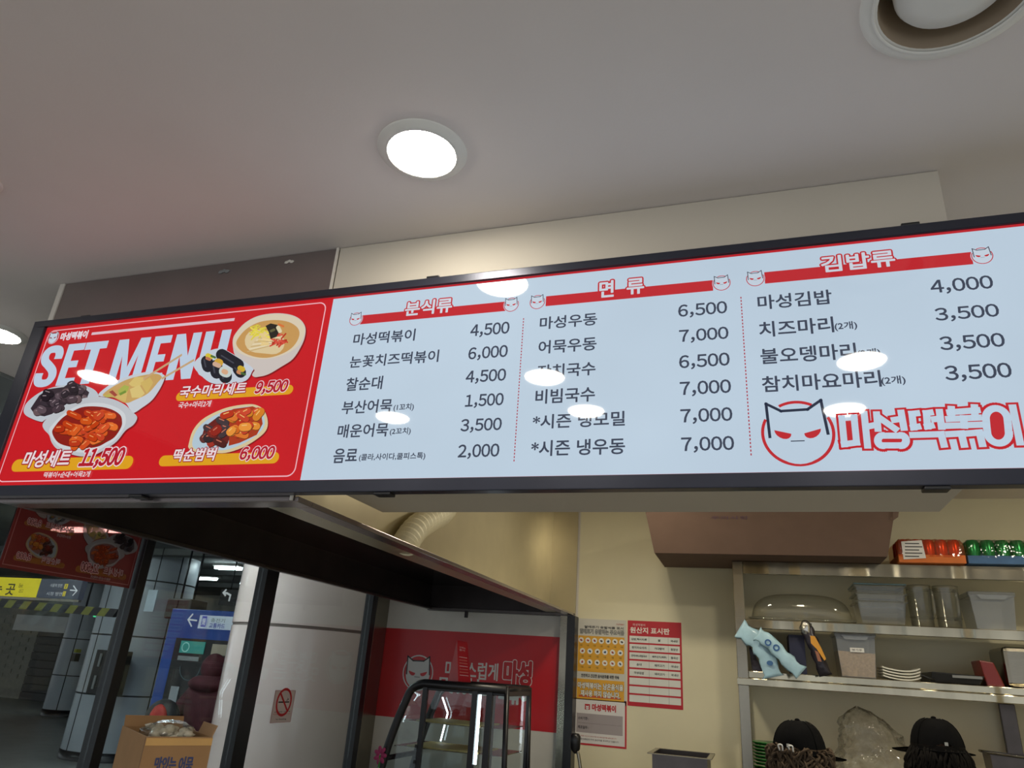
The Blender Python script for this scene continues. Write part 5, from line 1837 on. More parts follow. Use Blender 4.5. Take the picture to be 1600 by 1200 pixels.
def person(name, base, heading, h, label, top_mat, leg_mat, arms, skin='skin', bulk=1.0):
    """standing figure; local +Y is the way it faces; h is the full height"""
    root = thing(name, base, label, 'person')
    root.rotation_euler.z = heading
    k = h / 1.70
    c = Chain()

    def V_(x, y, z):
        return (x * k, y * k, z * k)
    pel = c.p(V_(0, 0, 0.93), 0.12 * k)
    wa = c.p(V_(0, 0.01, 1.08), 0.115 * k, pel)
    ch = c.p(V_(0, 0.0, 1.26), 0.130 * k, wa)
    nb = c.p(V_(0, -0.01, 1.42), 0.07 * k, ch)
    nk = c.p(V_(0, 0.01, 1.48), 0.055 * k, nb)
    jw = c.p(V_(0, 0.035, 1.545), (0.066 * k, 0.075 * k), nk)
    hd = c.p(V_(0, 0.02, 1.60), (0.075 * k, 0.092 * k), jw)
    cr = c.p(V_(0, 0.01, 1.655), (0.066 * k, 0.082 * k), hd)
    c.p(V_(0, 0.125, 1.575), 0.010 * k, hd)                        # nose
    for sg in (-1, 1):
        c.p(V_(sg * 0.088, 0.005, 1.585), (0.010 * k, 0.020 * k), hd)   # ears
        hip = c.p(V_(sg * 0.09, 0, 0.88), 0.085 * k, pel)
        kn = c.p(V_(sg * 0.10, 0.015, 0.48), 0.055 * k, hip)
        an = c.p(V_(sg * 0.10, -0.02, 0.09), 0.036 * k, kn)
        c.p(V_(sg * 0.11, 0.12, 0.035), 0.034 * k, an)
        sh = c.p(V_(sg * 0.15, -0.01, 1.385), 0.058 * k, ch)
        el, wr_ = arms
        e1 = c.p(V_(sg * el[0], el[1], el[2]), 0.042 * k, sh)
        w1 = c.p(V_(sg * wr_[0], wr_[1], wr_[2]), 0.027 * k, e1)
        d = Vector(wr_) - Vector(el)
        d.normalize()
        pm = Vector(wr_) + d * 0.05
        pa = c.p(V_(sg * pm.x, pm.y, pm.z), (0.034 * k, 0.016 * k), w1)
        for f in range(4):
            off = (f - 1.5) * 0.019
            ln = (0.062, 0.075, 0.070, 0.055)[f]
            b = pm + d * 0.035 + Vector((off, 0, 0))
            m_ = b + d * ln * 0.5 + Vector((0, 0, -0.006))
            tpt = b + d * ln * 0.85 + Vector((0, 0, -0.024))
            i0 = c.p(V_(sg * b.x, b.y, b.z), 0.009 * k, pa)
            i1 = c.p(V_(sg * m_.x, m_.y, m_.z), 0.0085 * k, i0)
            c.p(V_(sg * tpt.x, tpt.y, tpt.z), 0.0075 * k, i1)
        tb = pm + Vector((-0.036, 0, 0)) - d * 0.01
        i0 = c.p(V_(sg * tb.x, tb.y, tb.z), 0.010 * k, pa)
        t2 = tb + d * 0.04 + Vector((-0.012, 0, -0.008))
        c.p(V_(sg * t2.x, t2.y, t2.z), 0.0085 * k, i0)
    skin_obj('body', c.v, c.e, c.r, skin, root, pel)
    # top
    c = Chain()
    wa = c.p(V_(0, 0.0, 0.93), (0.165 * k, 0.125 * k))
    ch0 = c.p(V_(0, 0.0, 1.10), (0.158 * k, 0.125 * k), wa)
    ch = c.p(V_(0, 0.0, 1.28), (0.165 * k, 0.130 * k), ch0)
    nb = c.p(V_(0, -0.012, 1.42), 0.078 * k, ch)
    c.p(V_(0, -0.005, 1.455), 0.068 * k, nb)
    for sg in (-1, 1):
        sh = c.p(V_(sg * 0.15, -0.01, 1.385), 0.070 * k, ch)
        e1 = c.p(V_(sg * arms[0][0], arms[0][1], arms[0][2]), 0.058 * k, sh)
        w1 = Vector(arms[0]).lerp(Vector(arms[1]), 0.85)
        c.p(V_(sg * w1.x, w1.y, w1.z), 0.045 * k, e1)
    c.r = [tuple(x * bulk for x in r) if isinstance(r, tuple) else r * bulk for r in c.r]
    skin_obj('jacket', c.v, c.e, c.r, top_mat, root, 0)
    c = Chain()
    pel = c.p(V_(0, 0, 0.96), (0.160 * k, 0.120 * k))
    for sg in (-1, 1):
        hip = c.p(V_(sg * 0.09, 0, 0.85), 0.098 * k, pel)
        kn = c.p(V_(sg * 0.10, 0.015, 0.48), 0.072 * k, hip)
        c.p(V_(sg * 0.10, -0.02, 0.12), 0.062 * k, kn)
    skin_obj('trousers', c.v, c.e, c.r, leg_mat, root, 0)
    org = wloc(root) - Vector((0, 0, CH))

    def loc(x, y, z):
        return Vector((x * k, y * k, z * k)) + org
    for sg in (-1, 1):
        MB().blob(loc(sg * 0.11, 0.06, 0.045), 0.05 * k, 0.13 * k, 0.045 * k, 12, 8).build('shoe', 'black', root)
        MB().blob(loc(sg * 0.032, 0.104, 1.605), 0.011 * k, 0.006 * k, 0.007 * k, 8, 6).build('eye', 'black', root)
    MB().blob(loc(0, 0.107, 1.535), 0.022 * k, 0.006 * k, 0.005 * k, 8, 6).build('mouth', 'redplastic', root)
    return root, loc, k


def cap_and_hair(root, loc, k, hair_mat, seed, curly, brim=True):
    # six-panel crown
    mb = MB()
    NU, NV = 36, 10
    vs, fs = [], []
    for i in range(NV + 1):
        t_ = i / NV
        th = math.pi / 2 * t_
        for j in range(NU):
            a = 2 * math.pi * j / NU
            seam = 1 - 0.012 * abs(math.cos(3 * a))
            front = 1 + 0.03 * max(0, math.sin(a))
            rx, ry = 0.094 * math.cos(th) ** 0.72 * seam, 0.112 * math.cos(th) ** 0.72 * seam * front
            arch = 0.035 * max(0, -math.sin(a)) ** 6 * (1 - t_) ** 2
            vs.append(loc(math.cos(a) * rx, 0.01 + math.sin(a) * ry, 1.60 + 0.118 * math.sin(th) + arch))
    for i in range(NV):
        for j in range(NU):
            fs.append((i * NU + j, i * NU + (j + 1) % NU, (i + 1) * NU + (j + 1) % NU, (i + 1) * NU + j))
    mb.add(vs, fs, True)
    cap = mb.build('cap', 'cap', root)
    MB().blob(loc(0, 0.01, 1.7195), 0.010 * k, 0.010 * k, 0.006 * k, 10, 6).build('button', 'cap', cap)
    for j in range(6):
        a = 2 * math.pi * (j + 0.5) / 6
        pts = [loc(math.cos(a) * 0.0955 * math.cos(math.pi / 2 * t_) ** 0.72, 0.01 + math.sin(a) * 0.1135 * math.cos(math.pi / 2 * t_) ** 0.72, 1.601 + 0.1185 * math.sin(math.pi / 2 * t_)) for t_ in [q_ / 8 for q_ in range(1, 8)]]
        MB().tube(pts, 0.0014, 5).build('seam', 'cap', cap)
    vs, fs = [], []
    for i in range(15):
        a = math.pi * (0.12 + 0.76 * i / 14)
        for (rr_, dz) in ((0.105, 0.0), (0.175, -0.028)):
            vs.append(loc(math.cos(a) * rr_ * 0.92, 0.012 + math.sin(a) * rr_ * 1.08, 1.603 + dz * math.sin(a)))
    n0 = len(vs)
    vs += [v + Vector((0, 0, 0.004)) for v in vs]
    for i in range(14):
        fs += [(2 * i, 2 * i + 1, 2 * i + 3, 2 * i + 2), (n0 + 2 * i, n0 + 2 * i + 2, n0 + 2 * i + 3, n0 + 2 * i + 1), (2 * i + 1, n0 + 2 * i + 1, n0 + 2 * i + 3, 2 * i + 3)]
    MB().add(vs, fs, True).build('brim', 'cap', cap)
    MB().tube([loc(math.sin(a) * 0.093, 0.01 - math.cos(a) * 0.114, 1.606 + 0.0 * a) for a in [-1.0 + 0.2 * q_ for q_ in range(11)]], 0.005, 6, flat=0.5).build('strap', 'cap', cap)
    MB().box(*sorted((loc(-0.006, 0, 0).x, loc(0.006, 0, 0).x)), loc(0, -0.112, 0).y - 0.006, loc(0, -0.112, 0).y, loc(0, 0, 1.628).z, loc(0, 0, 1.640).z).build('buckle', 'steel', cap)
    # hair: locks all round the sides and the back
    rnd = random.Random(seed)
    hm = MB()
    n = 420 if curly else 380
    for q_ in range(n):
        a = -math.pi / 2 + rnd.uniform(-2.0, 2.0)
        z = rnd.uniform(1.505, 1.622)
        rx, ry = 0.090, 0.106
        p0 = Vector((math.cos(a) * rx, 0.01 + math.sin(a) * ry, z))
        out = Vector((math.cos(a), math.sin(a), 0))
        tan = Vector((-math.sin(a), math.cos(a), 0))
        if curly:
            s1, s2 = rnd.uniform(-0.03, 0.03), rnd.uniform(-0.035, 0.035)
            pts = [p0 - out * 0.006, p0 + out * rnd.uniform(0.012, 0.026) + tan * s1 + Vector((0, 0, rnd.uniform(-0.005, 0.016))),
                   p0 + out * rnd.uniform(0.012, 0.030) + tan * (s1 + s2) + Vector((0, 0, -rnd.uniform(0.008, 0.03))), p0 + out * 0.004 + tan * s2 + Vector((0, 0, -0.035))]
            rad = [0.0025, 0.0042, 0.0036, 0.0014]
        else:
            fl = 0.020 if abs(a + math.pi / 2) > 1.1 else 0.006
            pts = [p0 - out * 0.004, p0 + out * 0.010 + Vector((0, 0, -0.02)), p0 + out * (0.012 + rnd.uniform(0, fl)) + tan * rnd.uniform(-0.012, 0.012) + Vector((0, 0, -0.052)),
                   p0 + out * (0.008 + rnd.uniform(0, fl * 1.3)) + tan * rnd.uniform(-0.012, 0.012) + Vector((0, 0, -0.075))]
            rad = [0.004, 0.005, 0.004, 0.0014]
        hm.tube(spline([loc(*p) for p in pts], 3), [rad[min(3, int(i / 3))] for i in range(10)], 5, caps=False)
    # under layer
    vs, fs = [], []
    for i in range(7):
        z = 1.50 + 0.125 * i / 6
        for j in range(25):
            a = -math.pi / 2 - 2.0 + 4.0 * j / 24
            vs.append(loc(math.cos(a) * 0.093, 0.01 + math.sin(a) * 0.110, z))
    for i in range(6):
        for j in range(24):
            fs.append((i * 25 + j, i * 25 + j + 1, (i + 1) * 25 + j + 1, (i + 1) * 25 + j))
    hm.add(vs, fs, True)
    hair = tag(hm.build('hair', hair_mat, root), kind='stuff')
    return cap, hair


work = ((0.20, 0.04, 1.10), (0.13, 0.26, 1.04))
HY = 3.02
h1 = CH + PY(1246, 1124, HY).z
r1, l1, k1 = person('person', (PY(1247, 1160, HY).x, HY, ZF), 0.0, h1 * 1.70 / 1.722, 'cook in a black cap with curly brown grey hair, seen from behind', 'shirt', 'shirt', work)
cp, hr = cap_and_hair(r1, l1, k1, 'hair_grey', 5, True)
for dx in (-0.026, 0.012):
    MB().tube(spline([l1(dx - 0.006, -0.118, 1.615), l1(dx - 0.008, -0.128, 1.632), l1(dx + 0.006, -0.128, 1.634), l1(dx + 0.006, -0.122, 1.615)], 3), 0.0028, 6).build('hair_clip', 'white', r1)
r1.rotation_euler.z = -0.35
HY = 3.30
h2 = CH + PY(1465, 1121, HY).z
r2, l2, k2 = person('person', (PY(1465, 1160, HY).x, HY, ZF), 0.0, h2 * 1.70 / 1.722, 'cook in a black cap with dark straight hair, seen from behind', 'shirt', 'shirt', work)
cap_and_hair(r2, l2, k2, 'hair_dark', 8, False)
r2.rotation_euler.z = 0.05

# ------------------------------------------------------------------ the station concourse beyond the glass
CZ = 1.5
struct('ceiling_concourse', MB().box(-36, -3.2, -5, 18, CZ, CZ + 0.1), 'concourse_ceiling')
for y in (5.6, 9.4, 11.8, 14.2):
    struct('ceiling_beam', MB().box(-36, -3.4, y, y + 0.25, CZ - 0.10, CZ), 'concourse_ceiling', label='grey beam across the concourse ceiling')
wf = struct('wall_concourse', MB().box(-36, -1, 17.6, 17.8, ZF, CZ), 'concourse_wall')
struct('wall_side', MB().box(-2.6, -2.46, 4.75, 17.6, ZF, CZ), 'concourse_wall')
# tiled strip of the far wall: courses of real tiles near the left edge of the view
pa, pb = PY(2, 960, 17.59), PY(27, 1060, 17.59)
tz = PY(10, 965, 17.59).z
tile0 = None
for i in range(14):
    for j in range(5):
        x = pa.x - 1.6 + 0.62 * j + (0.31 if i % 2 else 0)
        z = pb.z + 0.13 * i
        if tile0 is None:
            tile0 = MB().box(x, x + 0.60, 17.575, 17.60, z, z + 0.115).build('tile', 'concourse_wall', wf)
            t00 = (x, z)
        else:
            cc_ = tile0.copy()
            COL.objects.link(cc_)
            cc_.location = (x - t00[0], 0, z - t00[1])
d0, d1 = PY(26, 1100, 17.5), PY(112, 985, 17.5)
dr = thing('shutter', ((d0.x + d1.x) / 2, 17.5, ZF), 'dark roller shutter front on the far concourse wall', 'shutter', kind='structure')
for k in range(9):
    zz0, zz1 = ZF + (d1.z - ZF) * k / 9, ZF + (d1.z - ZF) * (k + 1) / 9
    MB().box(d0.x, d1.x + 1.2, 17.50, 17.55, zz0 + 0.01, zz1 - 0.01).build('slat', 'shutter', dr)
MB().box(d0.x, d1.x + 1.2, 17.552, 17.572, ZF, d1.z).build('backing', 'joint', dr)
l0, l1_ = PY(20, 984, 17.4), PY(116, 965, 17.4)
MB().box(l0.x, l1_.x + 1.2, 17.38, 17.55, l0.z, l1_.z).build('lintel', 'white', dr)


def panel_column(name, cx, cy, r, rows, nseg, label, a0, base_h=0.12, matn='panel'):
    col = thing(name, (cx, cy, ZF), label, 'column', kind='structure')
    MB().lathe([(r - 0.02, ZF + base_h), (r - 0.02, CZ)], (cx, cy, 0), 40).build('core', 'joint', col)
    MB().lathe([(r + 0.01, ZF), (r + 0.01, ZF + base_h), (r - 0.02, ZF + base_h)], (cx, cy, 0), 40).build('plinth', 'black', col)
    gap = 0.012
    for zi in range(len(rows) - 1):
        for j in range(nseg):
            b0 = a0 + 2 * math.pi * j / nseg + gap / r
            b1 = a0 + 2 * math.pi * (j + 1) / nseg - gap / r
            vs, fs = [], []
            for i in range(9):
                a = b0 + (b1 - b0) * i / 8
                for z in (rows[zi] + gap, rows[zi + 1] - gap):
                    vs.append((cx + math.cos(a) * r, cy + math.sin(a) * r, z))
            fs = [(2 * i, 2 * i + 2, 2 * i + 3, 2 * i + 1) for i in range(8)]
            MB().add(vs, fs, True).build('panel', matn, col)
    return col


# near panelled column
mb_y = 9.95
tl, tr_ = PY(104, 1183, mb_y), PY(262, 1190, mb_y)
mcx, mcy = (-1.056 * 10.4 - 0.895 * 10.4) / 2, 10.4
zj1 = PY(230, 996, 9.9).z
zj2 = PY(210, 1089, 9.9).z
panel_column('clad_column', -10.05, 10.35, 0.72, [ZF + 0.12, zj2, zj1, zj1 + (zj1 - zj2), CZ], 8, 'thick round column clad in grey enamel panels behind the glass', math.radians(-58))
# lit column farther off
zf1, zf2 = PY(100, 997, 14.6).z, PY(100, 1055, 14.6).z
panel_column('clad_column', -16.2, 14.9, 0.46, [ZF + 0.14, zf2, zf1, CZ], 4, 'slim pale panelled column farther off in the concourse', math.radians(-62), 0.14)
# near white column
bc = thing('round_column', (-3.66, 5.62, ZF), 'large glossy white round column close behind the glass', 'column', kind='structure')
zg = PY(480, 980, 5.1).z
MB().lathe([(0.62, ZF), (0.62, zg - 0.012)], (-3.66, 5.62, 0), 72).build('shaft', 'whitecol', bc)
MB().lathe([(0.612, zg - 0.013), (0.612, zg + 0.013)], (-3.66, 5.62, 0), 72).build('groove', 'groove', bc)
MB().lathe([(0.62, zg + 0.012), (0.62, CZ)], (-3.66, 5.62, 0), 72).build('shaft', 'whitecol', bc)

# no smoking notice on the glass
nq = [PX(422, 1130, XG + 0.006), PX(455, 1128, XG + 0.006), PX(461, 1079, XG + 0.006), PX(430, 1078, XG + 0.006)]
y0, y1 = (nq[0].y + nq[3].y) / 2, (nq[1].y + nq[2].y) / 2
z0, z1n = (nq[0].z + nq[1].z) / 2, (nq[2].z + nq[3].z) / 2
ns = solo('no_smoking_sign', MB().box(XG + 0.0045, XG + 0.0058, y0, y1, z0, z1n), mat('notice_paper', (226, 210, 206), 0.4), 'small white no smoking notice on the glass in front of the white column', 'sign')
q = Print(lambda a, b, e: Vector((XG + 0.0060 + e, a, b)))


def nuv(u, v):
    return (y0 + (y1 - y0) * u, z0 + (z1n - z0) * v)


for (a, b, c, d) in ((0, 0, 1, 0.012), (0, 0.988, 1, 1), (0, 0, 0.02, 1), (0.98, 0, 1, 1)):
    A, B = nuv(a, b), nuv(c, d)
    q.rect(A[0], A[1], B[0], B[1], (190, 120, 120), 1)
cc_ = nuv(0.5, 0.63)
rr_ = (y1 - y0) * 0.34
A, B = nuv(0.24, 0.61), nuv(0.76, 0.65)
q.rect(A[0], A[1], B[0], B[1], (30, 26, 26), 1)
q.line([nuv(0.62, 0.68), nuv(0.70, 0.71), nuv(0.66, 0.75)], 0.004, (60, 60, 60), 1)
q.ring(cc_, rr_, rr_ * 0.20, (200, 34, 40), 2, sx=1.0)
q.line([(cc_[0] - rr_ * 0.68, cc_[1] + rr_ * 0.68), (cc_[0] + rr_ * 0.68, cc_[1] - rr_ * 0.68)], rr_ * 0.18, (200, 34, 40), 3)
q.text('금연구역', nuv(0.12, 0.31), nuv(0.88, 0.355), (60, 50, 50), 1, plane=True, res=2)
q.text('이곳은 금연구역입니다', nuv(0.08, 0.24), nuv(0.92, 0.285), (190, 50, 50), 1, plane=True, res=2)
q.text('No Smoking', nuv(0.25, 0.075), nuv(0.75, 0.125), (50, 44, 44), 1, plane=True, res=2, bold=0.02)
q.build('print', 'print', ns)

# hanging way-out sign
EY = 7.0
ex = thing('exit_sign', (PY(60, 920, EY).x, EY, PY(60, 935, EY).z), 'hanging yellow and black way out sign with an arrow', 'sign')
e0, e1 = PY(-95, 932, EY), PY(130, 906, EY)
zA_, zB_ = PY(64, 934, EY).z, PY(64, 904, EY).z
xm_ = PY(60, 920, EY).x
MB().box(e0.x, xm_, EY, EY + 0.08, zA_, zB_).build('yellow_panel', mat('sign_yellow', (226, 206, 20), 0.3, emit=lin((226, 206, 20)), estr=0.35), ex, 0.004)
MB().box(xm_ + 0.001, e1.x, EY, EY + 0.08, zA_, zB_).build('dark_panel', mat('sign_dark', (52, 56, 66), 0.3, emit=lin((70, 76, 90)), estr=0.4), ex, 0.004)
MB().box(e0.x, e1.x, EY + 0.02, EY + 0.06, zA_ - 0.03, zA_ - 0.001).build('lower_rail', 'steel', ex)
for hx in (e0.x + 0.2, e1.x - 0.2):
    MB().tube([(hx, EY + 0.04, zB_), (hx, EY + 0.04, CZ)], 0.012, 8).build('hanger', 'black', ex)
q = yplane(EY - 0.002)
q.text('나가는 곳', (-42, 927), (26, 912), (40, 38, 20), 1, bold=0.02)
q.text('Exit', (29, 918), (37, 912), (60, 56, 20), 1)
q.text('出口', (29, 926), (37, 920), (90, 84, 20), 1)
q.text('서울역 방면', (78, 917), (98, 912.5), (206, 210, 214), 1)
q.text('시청 방면', (72, 930), (98, 925.5), (206, 210, 214), 1)
q.prect((99.5, 920), (107, 912.5), (214, 196, 50), 1)
q.text('1', (102, 919), (104.5, 913.5), (40, 40, 40), 2)
q.prect((97, 931.5), (103.5, 924), (214, 196, 50), 1)
q.text('2', (99, 930.5), (101.8, 925), (40, 40, 40), 2)
q.line([q.px(110, 922), q.px(120, 923)], 0.014, (226, 230, 234), 1)
q.line([q.px(115, 915.5), q.px(120.3, 923), q.px(114, 930)], 0.014, (226, 230, 234), 1)
q.build('print', 'sign', ex)

# striped height bar
M['stripe_yellow'] = mat('stripe_yellow', (120, 118, 50), 0.5)
hb = thing('hazard_bar', (PY(60, 946, 6.4).x, 6.4, PY(60, 946, 6.4).z), 'yellow and black striped bar hanging below the way out sign', 'barrier bar')
pA, pB = PY(-60, 937, 6.4), PY(180, 958, 6.7)
n = 20
for k in range(n):
    a, b = pA.lerp(pB, k / n), pA.lerp(pB, (k + 1) / n)
    hh = 0.045
    s_ = 0.03
    MB().hexa([(a.x - s_, a.y, a.z - hh), (b.x - s_, b.y, b.z - hh), (b.x - s_, b.y + 0.05, b.z - hh), (a.x - s_, a.y + 0.05, a.z - hh)],
              [(a.x + s_, a.y, a.z + hh), (b.x + s_, b.y, b.z + hh), (b.x + s_, b.y + 0.05, b.z + hh), (a.x + s_, a.y + 0.05, a.z + hh)]).build('stripe', 'black' if k % 2 else 'stripe_yellow', hb)
for f_k in (0.15, 0.8):
    p = pA.lerp(pB, f_k)
    MB().tube([(p.x, p.y + 0.025, p.z + 0.04), (p.x, p.y + 0.025, CZ)], 0.01, 6).build('hanger', 'black', hb)


def tube_lamp(u0, u1, v, label, n=2):
    a, b = PZ(u0, v, CZ - 0.12), PZ(u1, v, CZ - 0.12)
    y = (a.y + b.y) / 2
    x0, x1 = PY(u0, v, y).x, PY(u1, v, y).x
    t = thing('tube_light', ((x0 + x1) / 2, y, CZ), label, 'tube light', 'concourse tube lights')
    MB().box(x0, x1, y - 0.10, y + 0.10, CZ - 0.045, CZ - 0.001).build('fixture', 'white', t, 0.005)
    for k in range(n):
        yy = y + (k - (n - 1) / 2) * 0.11
        MB().tube([(x0 + 0.03, yy, CZ - 0.075), (x1 - 0.03, yy, CZ - 0.075)], 0.02, 10).build('tube', 'tube', t)


tube_lamp(82, 190, 834, 'twin tube light glowing behind the red window film')
tube_lamp(336, 376, 892, 'tube light on the concourse ceiling left of the white column')
tube_lamp(120, 150, 916, 'tube light on the concourse ceiling right of the way out sign')
tube_lamp(-160, -60, 862, 'added tube light on the concourse ceiling, unseen, outside the left edge')  # added beyond the frame for extra concourse light
tube_lamp(290, 340, 908, 'far tube light above the blue kiosk', 1)

for X_, Y_, lb in ((-4.3, 3.9, 'above the front of the white column'), (-4.5, 4.5, 'close to the left of the white column'), (-7.2, 4.6, 'between the passer-by and the glass'), (-10.5, 4.6, 'short of the way out sign'), (-14.0, 6.0, 'to the left of the way out sign'),  # added out-of-view fixtures that brighten the concourse and white column
                   (-6.0, 2.0, 'just outside the red window film'), (-10.0, 2.0, 'farther out from the red window film'), (-18.0, 9.5, 'near the slim pale column')):
    t = thing('tube_light', (X_, Y_, CZ), 'added unseen twin tube light on the concourse ceiling ' + lb, 'tube light', 'concourse tube lights')
    MB().box(X_ - 0.65, X_ + 0.65, Y_ - 0.1, Y_ + 0.1, CZ - 0.045, CZ - 0.001).build('fixture', 'white', t, 0.005)
    for k in (-1, 1):
        MB().tube([(X_ - 0.62, Y_ + k * 0.055, CZ - 0.075), (X_ + 0.62, Y_ + k * 0.055, CZ - 0.075)], 0.02, 10).build('tube', 'tube', t)

# blue kiosk
KY = 8.2
kx0, kx1 = PY(258, 1000, KY).x, PY(258, 1000, KY).x + 1.5
kz = PY(300, 952, KY).z
kk = thing('kiosk', ((kx0 + kx1) / 2, KY + 0.35, ZF), 'tall blue ticket kiosk with screens behind the glass', 'kiosk')
MB().box(kx0, kx1, KY, KY + 0.7, ZF, kz).build('cabinet_body', 'bluepaint', kk, 0.01)
sx0, sz1 = PY(277, 998, KY).x, PY(300, 998, KY).z
MB().box(sx0, kx1 - 0.1, KY - 0.02, KY - 0.001, ZF + 0.6, sz1).build('dark_front', 'tray', kk)
hx0, hz0, hz1 = PY(310, 980, KY).x, PY(330, 983, KY).z, PY(330, 962, KY).z
MB().box(hx0, kx1 - 0.15, KY - 0.015, KY - 0.001, hz0, hz1).build('header_sign', mat('header_white', (206, 214, 222), 0.4, emit=lin((190, 205, 220)), estr=0.25), kk)
tx0, tx1 = PY(283, 1015, KY).x, PY(321, 1015, KY).x
MB().box(tx0, tx1, KY - 0.03, KY - 0.0205, PY(300, 1021, KY).z, PY(300, 1002, KY).z).build('screen', mat('teal_screen', (40, 140, 130), 0.3, emit=lin((40, 140, 130)), estr=0.3), kk)
MB().box(tx1 + 0.12, tx1 + 0.62, KY - 0.03, KY - 0.0205, PY(300, 1021, KY).z, PY(300, 1004, KY).z).build('notice', mat('cream_notice', (186, 172, 150), 0.5), kk)
MB().box(tx0, tx1 - 0.05, KY - 0.03, KY - 0.0205, PY(290, 1032, KY).z, PY(290, 1025, KY).z).build('notice', mat('grey_notice', (150, 156, 156), 0.5), kk)
MB().box(PY(267, 1085, KY).x, PY(280, 1085, KY).x, KY - 0.03, KY - 0.0205, PY(272, 1097, KY).z, PY(272, 1072, KY).z).build('notice', mat('white_notice', (176, 182, 186), 0.5), kk)
q = yplane(KY - 0.032)
cR = PY(290, 1011, KY - 0.032)
q.ring((cR.x, cR.z), 0.055, 0.012, (150, 210, 200), 1)
q.ring((PY(300, 1042, KY).x, PY(300, 1042, KY).z), 0.16, 0.008, (70, 90, 96), 1, math.radians(180), math.radians(360))
q.prect((313, 979), (324, 963), (40, 60, 170), 2)
q.text('일회용', (314.5, 977), (322.5, 966), (206, 214, 226), 3, bold=0.02)
q.text('교통카드', (326, 981), (352, 975), (50, 60, 150), 2, bold=0.02)
q.text('충전기', (329, 972), (352, 967), (110, 120, 110), 2)
q.line([q.px(295, 968), q.px(307, 969.5)], 0.02, (206, 214, 220), 2)
q.line([q.px(301, 960), q.px(294, 968), q.px(299, 978)], 0.02, (206, 214, 220), 2)
q.build('print', 'sign', kk)

# loudspeaker box, hanging notice, turn sign, screen on the column
t = thing('speaker_box', (PY(280, 950, 8.6).x, 8.6, PY(280, 965, 8.6).z), 'black loudspeaker box hanging beside the grey column', 'loudspeaker')
s0, s1 = PY(255, 966, 8.6), PY(300, 936, 8.6)
MB().box(s0.x, s1.x, 8.6, 8.95, s0.z, s1.z).build('cabinet', 'tray', t, 0.02)
MB().box(s0.x + 0.02, s0.x + 0.2, 8.585, 8.599, s0.z + 0.03, s1.z - 0.03).build('grille', 'black', t)
for hx in (s0.x + 0.1, s1.x - 0.1):
    MB().tube([(hx, 8.75, s1.z), (hx, 8.75, CZ)], 0.015, 8).build('hanger', 'black', t)
n0, n1 = PY(224, 955, 9.3), PY(247, 922, 9.3)
nt_ = thing('hanging_notice', ((n0.x + n1.x) / 2, 9.3, n0.z), 'white hanging notice in front of the grey column', 'sign')
MB().box(n0.x, n1.x, 9.3, 9.32, n0.z, n1.z).build('sheet', mat('notice_sheet', (190, 204, 214), 0.5, var=0.1, scale=5), nt_)
MB().tube([((n0.x + n1.x) / 2, 9.31, n1.z), ((n0.x + n1.x) / 2, 9.31, CZ)], 0.008, 6).build('cord', 'black', nt_)
u0, u1 = PY(341, 945, 10.2), PY(372, 922, 10.2)
ts = thing('turn_sign', ((u0.x + u1.x) / 2, 10.2, u0.z), 'small dark hanging sign with a white turn arrow beside the white column', 'sign')
MB().box(u0.x, u1.x, 10.2, 10.26, u0.z, u1.z).build('sign_panel', 'tray', ts)
MB().tube([((u0.x + u1.x) / 2, 10.23, u1.z), ((u0.x + u1.x) / 2, 10.23, CZ)], 0.01, 6).build('hanger', 'black', ts)
q = yplane(10.197)
q.line([q.px(358, 938), q.px(360, 930), q.px(355, 927), q.px(350, 926)], 0.03, (210, 214, 214), 1)
q.line([q.px(353, 922), q.px(349, 926), q.px(352, 930)], 0.03, (210, 214, 214), 1)
q.build('print', 'sign', ts)
t = thing('wall_screen', (PY(150, 1050, 9.2).x, 9.25, PY(150, 1085, 9.2).z), 'dark ticket reader box mounted on the grey column', 'machine')
g0, g1 = PY(133, 1084, 9.25), PY(168, 1016, 9.25)
MB().box(g0.x, g1.x + 0.15, 9.25, 9.62, g0.z, g1.z).build('housing', 'tray', t, 0.01)
for (a, b) in ((0.62, 0.92), (0.12, 0.42)):
    MB().box(g0.x + 0.10, g0.x + 0.14, 9.235, 9.249, g0.z + (g1.z - g0.z) * a, g0.z + (g1.z - g0.z) * b).build('light_slot', 'grey', t)
p = PY(115, 1025, 14.3)
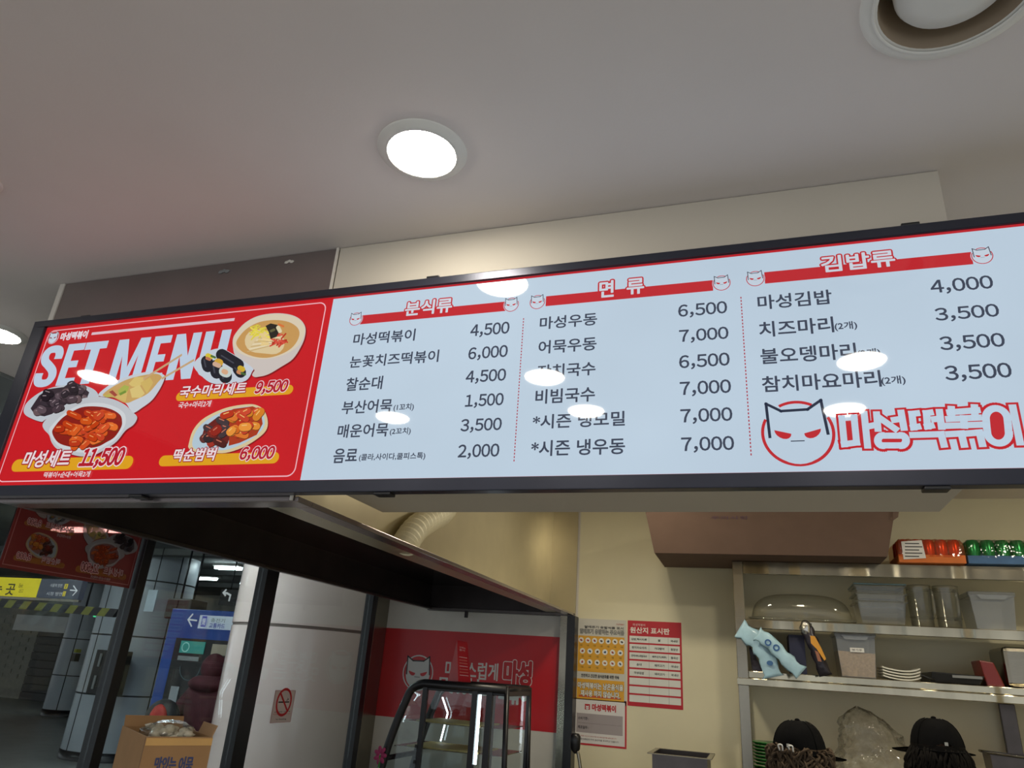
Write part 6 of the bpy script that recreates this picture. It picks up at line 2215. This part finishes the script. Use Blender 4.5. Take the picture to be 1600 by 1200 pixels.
t = thing('call_box', (p.x, 14.32, p.z - 0.1), 'small dark call box with yellow sticker on the slim pale column', 'call box')
MB().box(p.x - 0.05, p.x + 0.05, 14.30, 14.44, p.z - 0.12, p.z + 0.06).build('box_body', 'tray', t)
MB().box(p.x - 0.03, p.x + 0.04, 14.30, 14.44, p.z + 0.08, p.z + 0.16).build('sticker', mat('sticker_yellow', (180, 180, 50), 0.5), t)
p = PY(153, 962, 11.5)
t = thing('exit_light', (p.x, 11.5, p.z), 'tiny green emergency light over the slim pale column', 'exit light')
MB().box(p.x - 0.12, p.x + 0.12, 11.5, 11.56, p.z - 0.03, p.z + 0.03).build('lit_panel', 'greenled', t)
MB().tube([(p.x, 11.53, p.z + 0.03), (p.x, 11.53, CZ)], 0.008, 6).build('hanger', 'black', t)

# passer-by in a maroon hooded jacket
PYp = 6.25
ph = PY(318, 1026, PYp)
rp, lp_, kp = person('person', (PY(322, 1100, PYp).x, PYp, ZF), 0.35, CH + ph.z, 'passer-by in a dark maroon hooded jacket carrying a red bag, behind the glass', 'maroon', 'greycloth', ((0.30, 0.04, 1.12), (0.26, 0.22, 1.02)), bulk=1.28)
MB().blob(lp_(0, -0.005, 1.605), 0.118 * kp, 0.130 * kp, 0.135 * kp, 18, 12, noise=0.02, seed=3).build('hood', 'maroon', rp)
MB().blob(lp_(0, -0.03, 1.45), 0.21 * kp, 0.17 * kp, 0.09 * kp, 16, 10, noise=0.04, seed=4).build('hood_collar', 'maroon', rp)
bgp = PY(256, 1116, PYp - 0.36)
bg_ = thing('shoulder_bag', (bgp.x, PYp - 0.36, bgp.z - 0.2), 'black and red bag held at the side of the passer-by', 'bag')
MB().blob((bgp.x - 0.01, PYp - 0.36, bgp.z - 0.04), 0.17, 0.12, 0.17, 18, 12, noise=0.04, seed=6).build('bag_body', 'darkbag', bg_)
MB().blob((bgp.x + 0.03, PYp - 0.46, bgp.z - 0.04), 0.09, 0.05, 0.13, 14, 10, noise=0.05, seed=7).build('front_pocket', 'redbag', bg_)
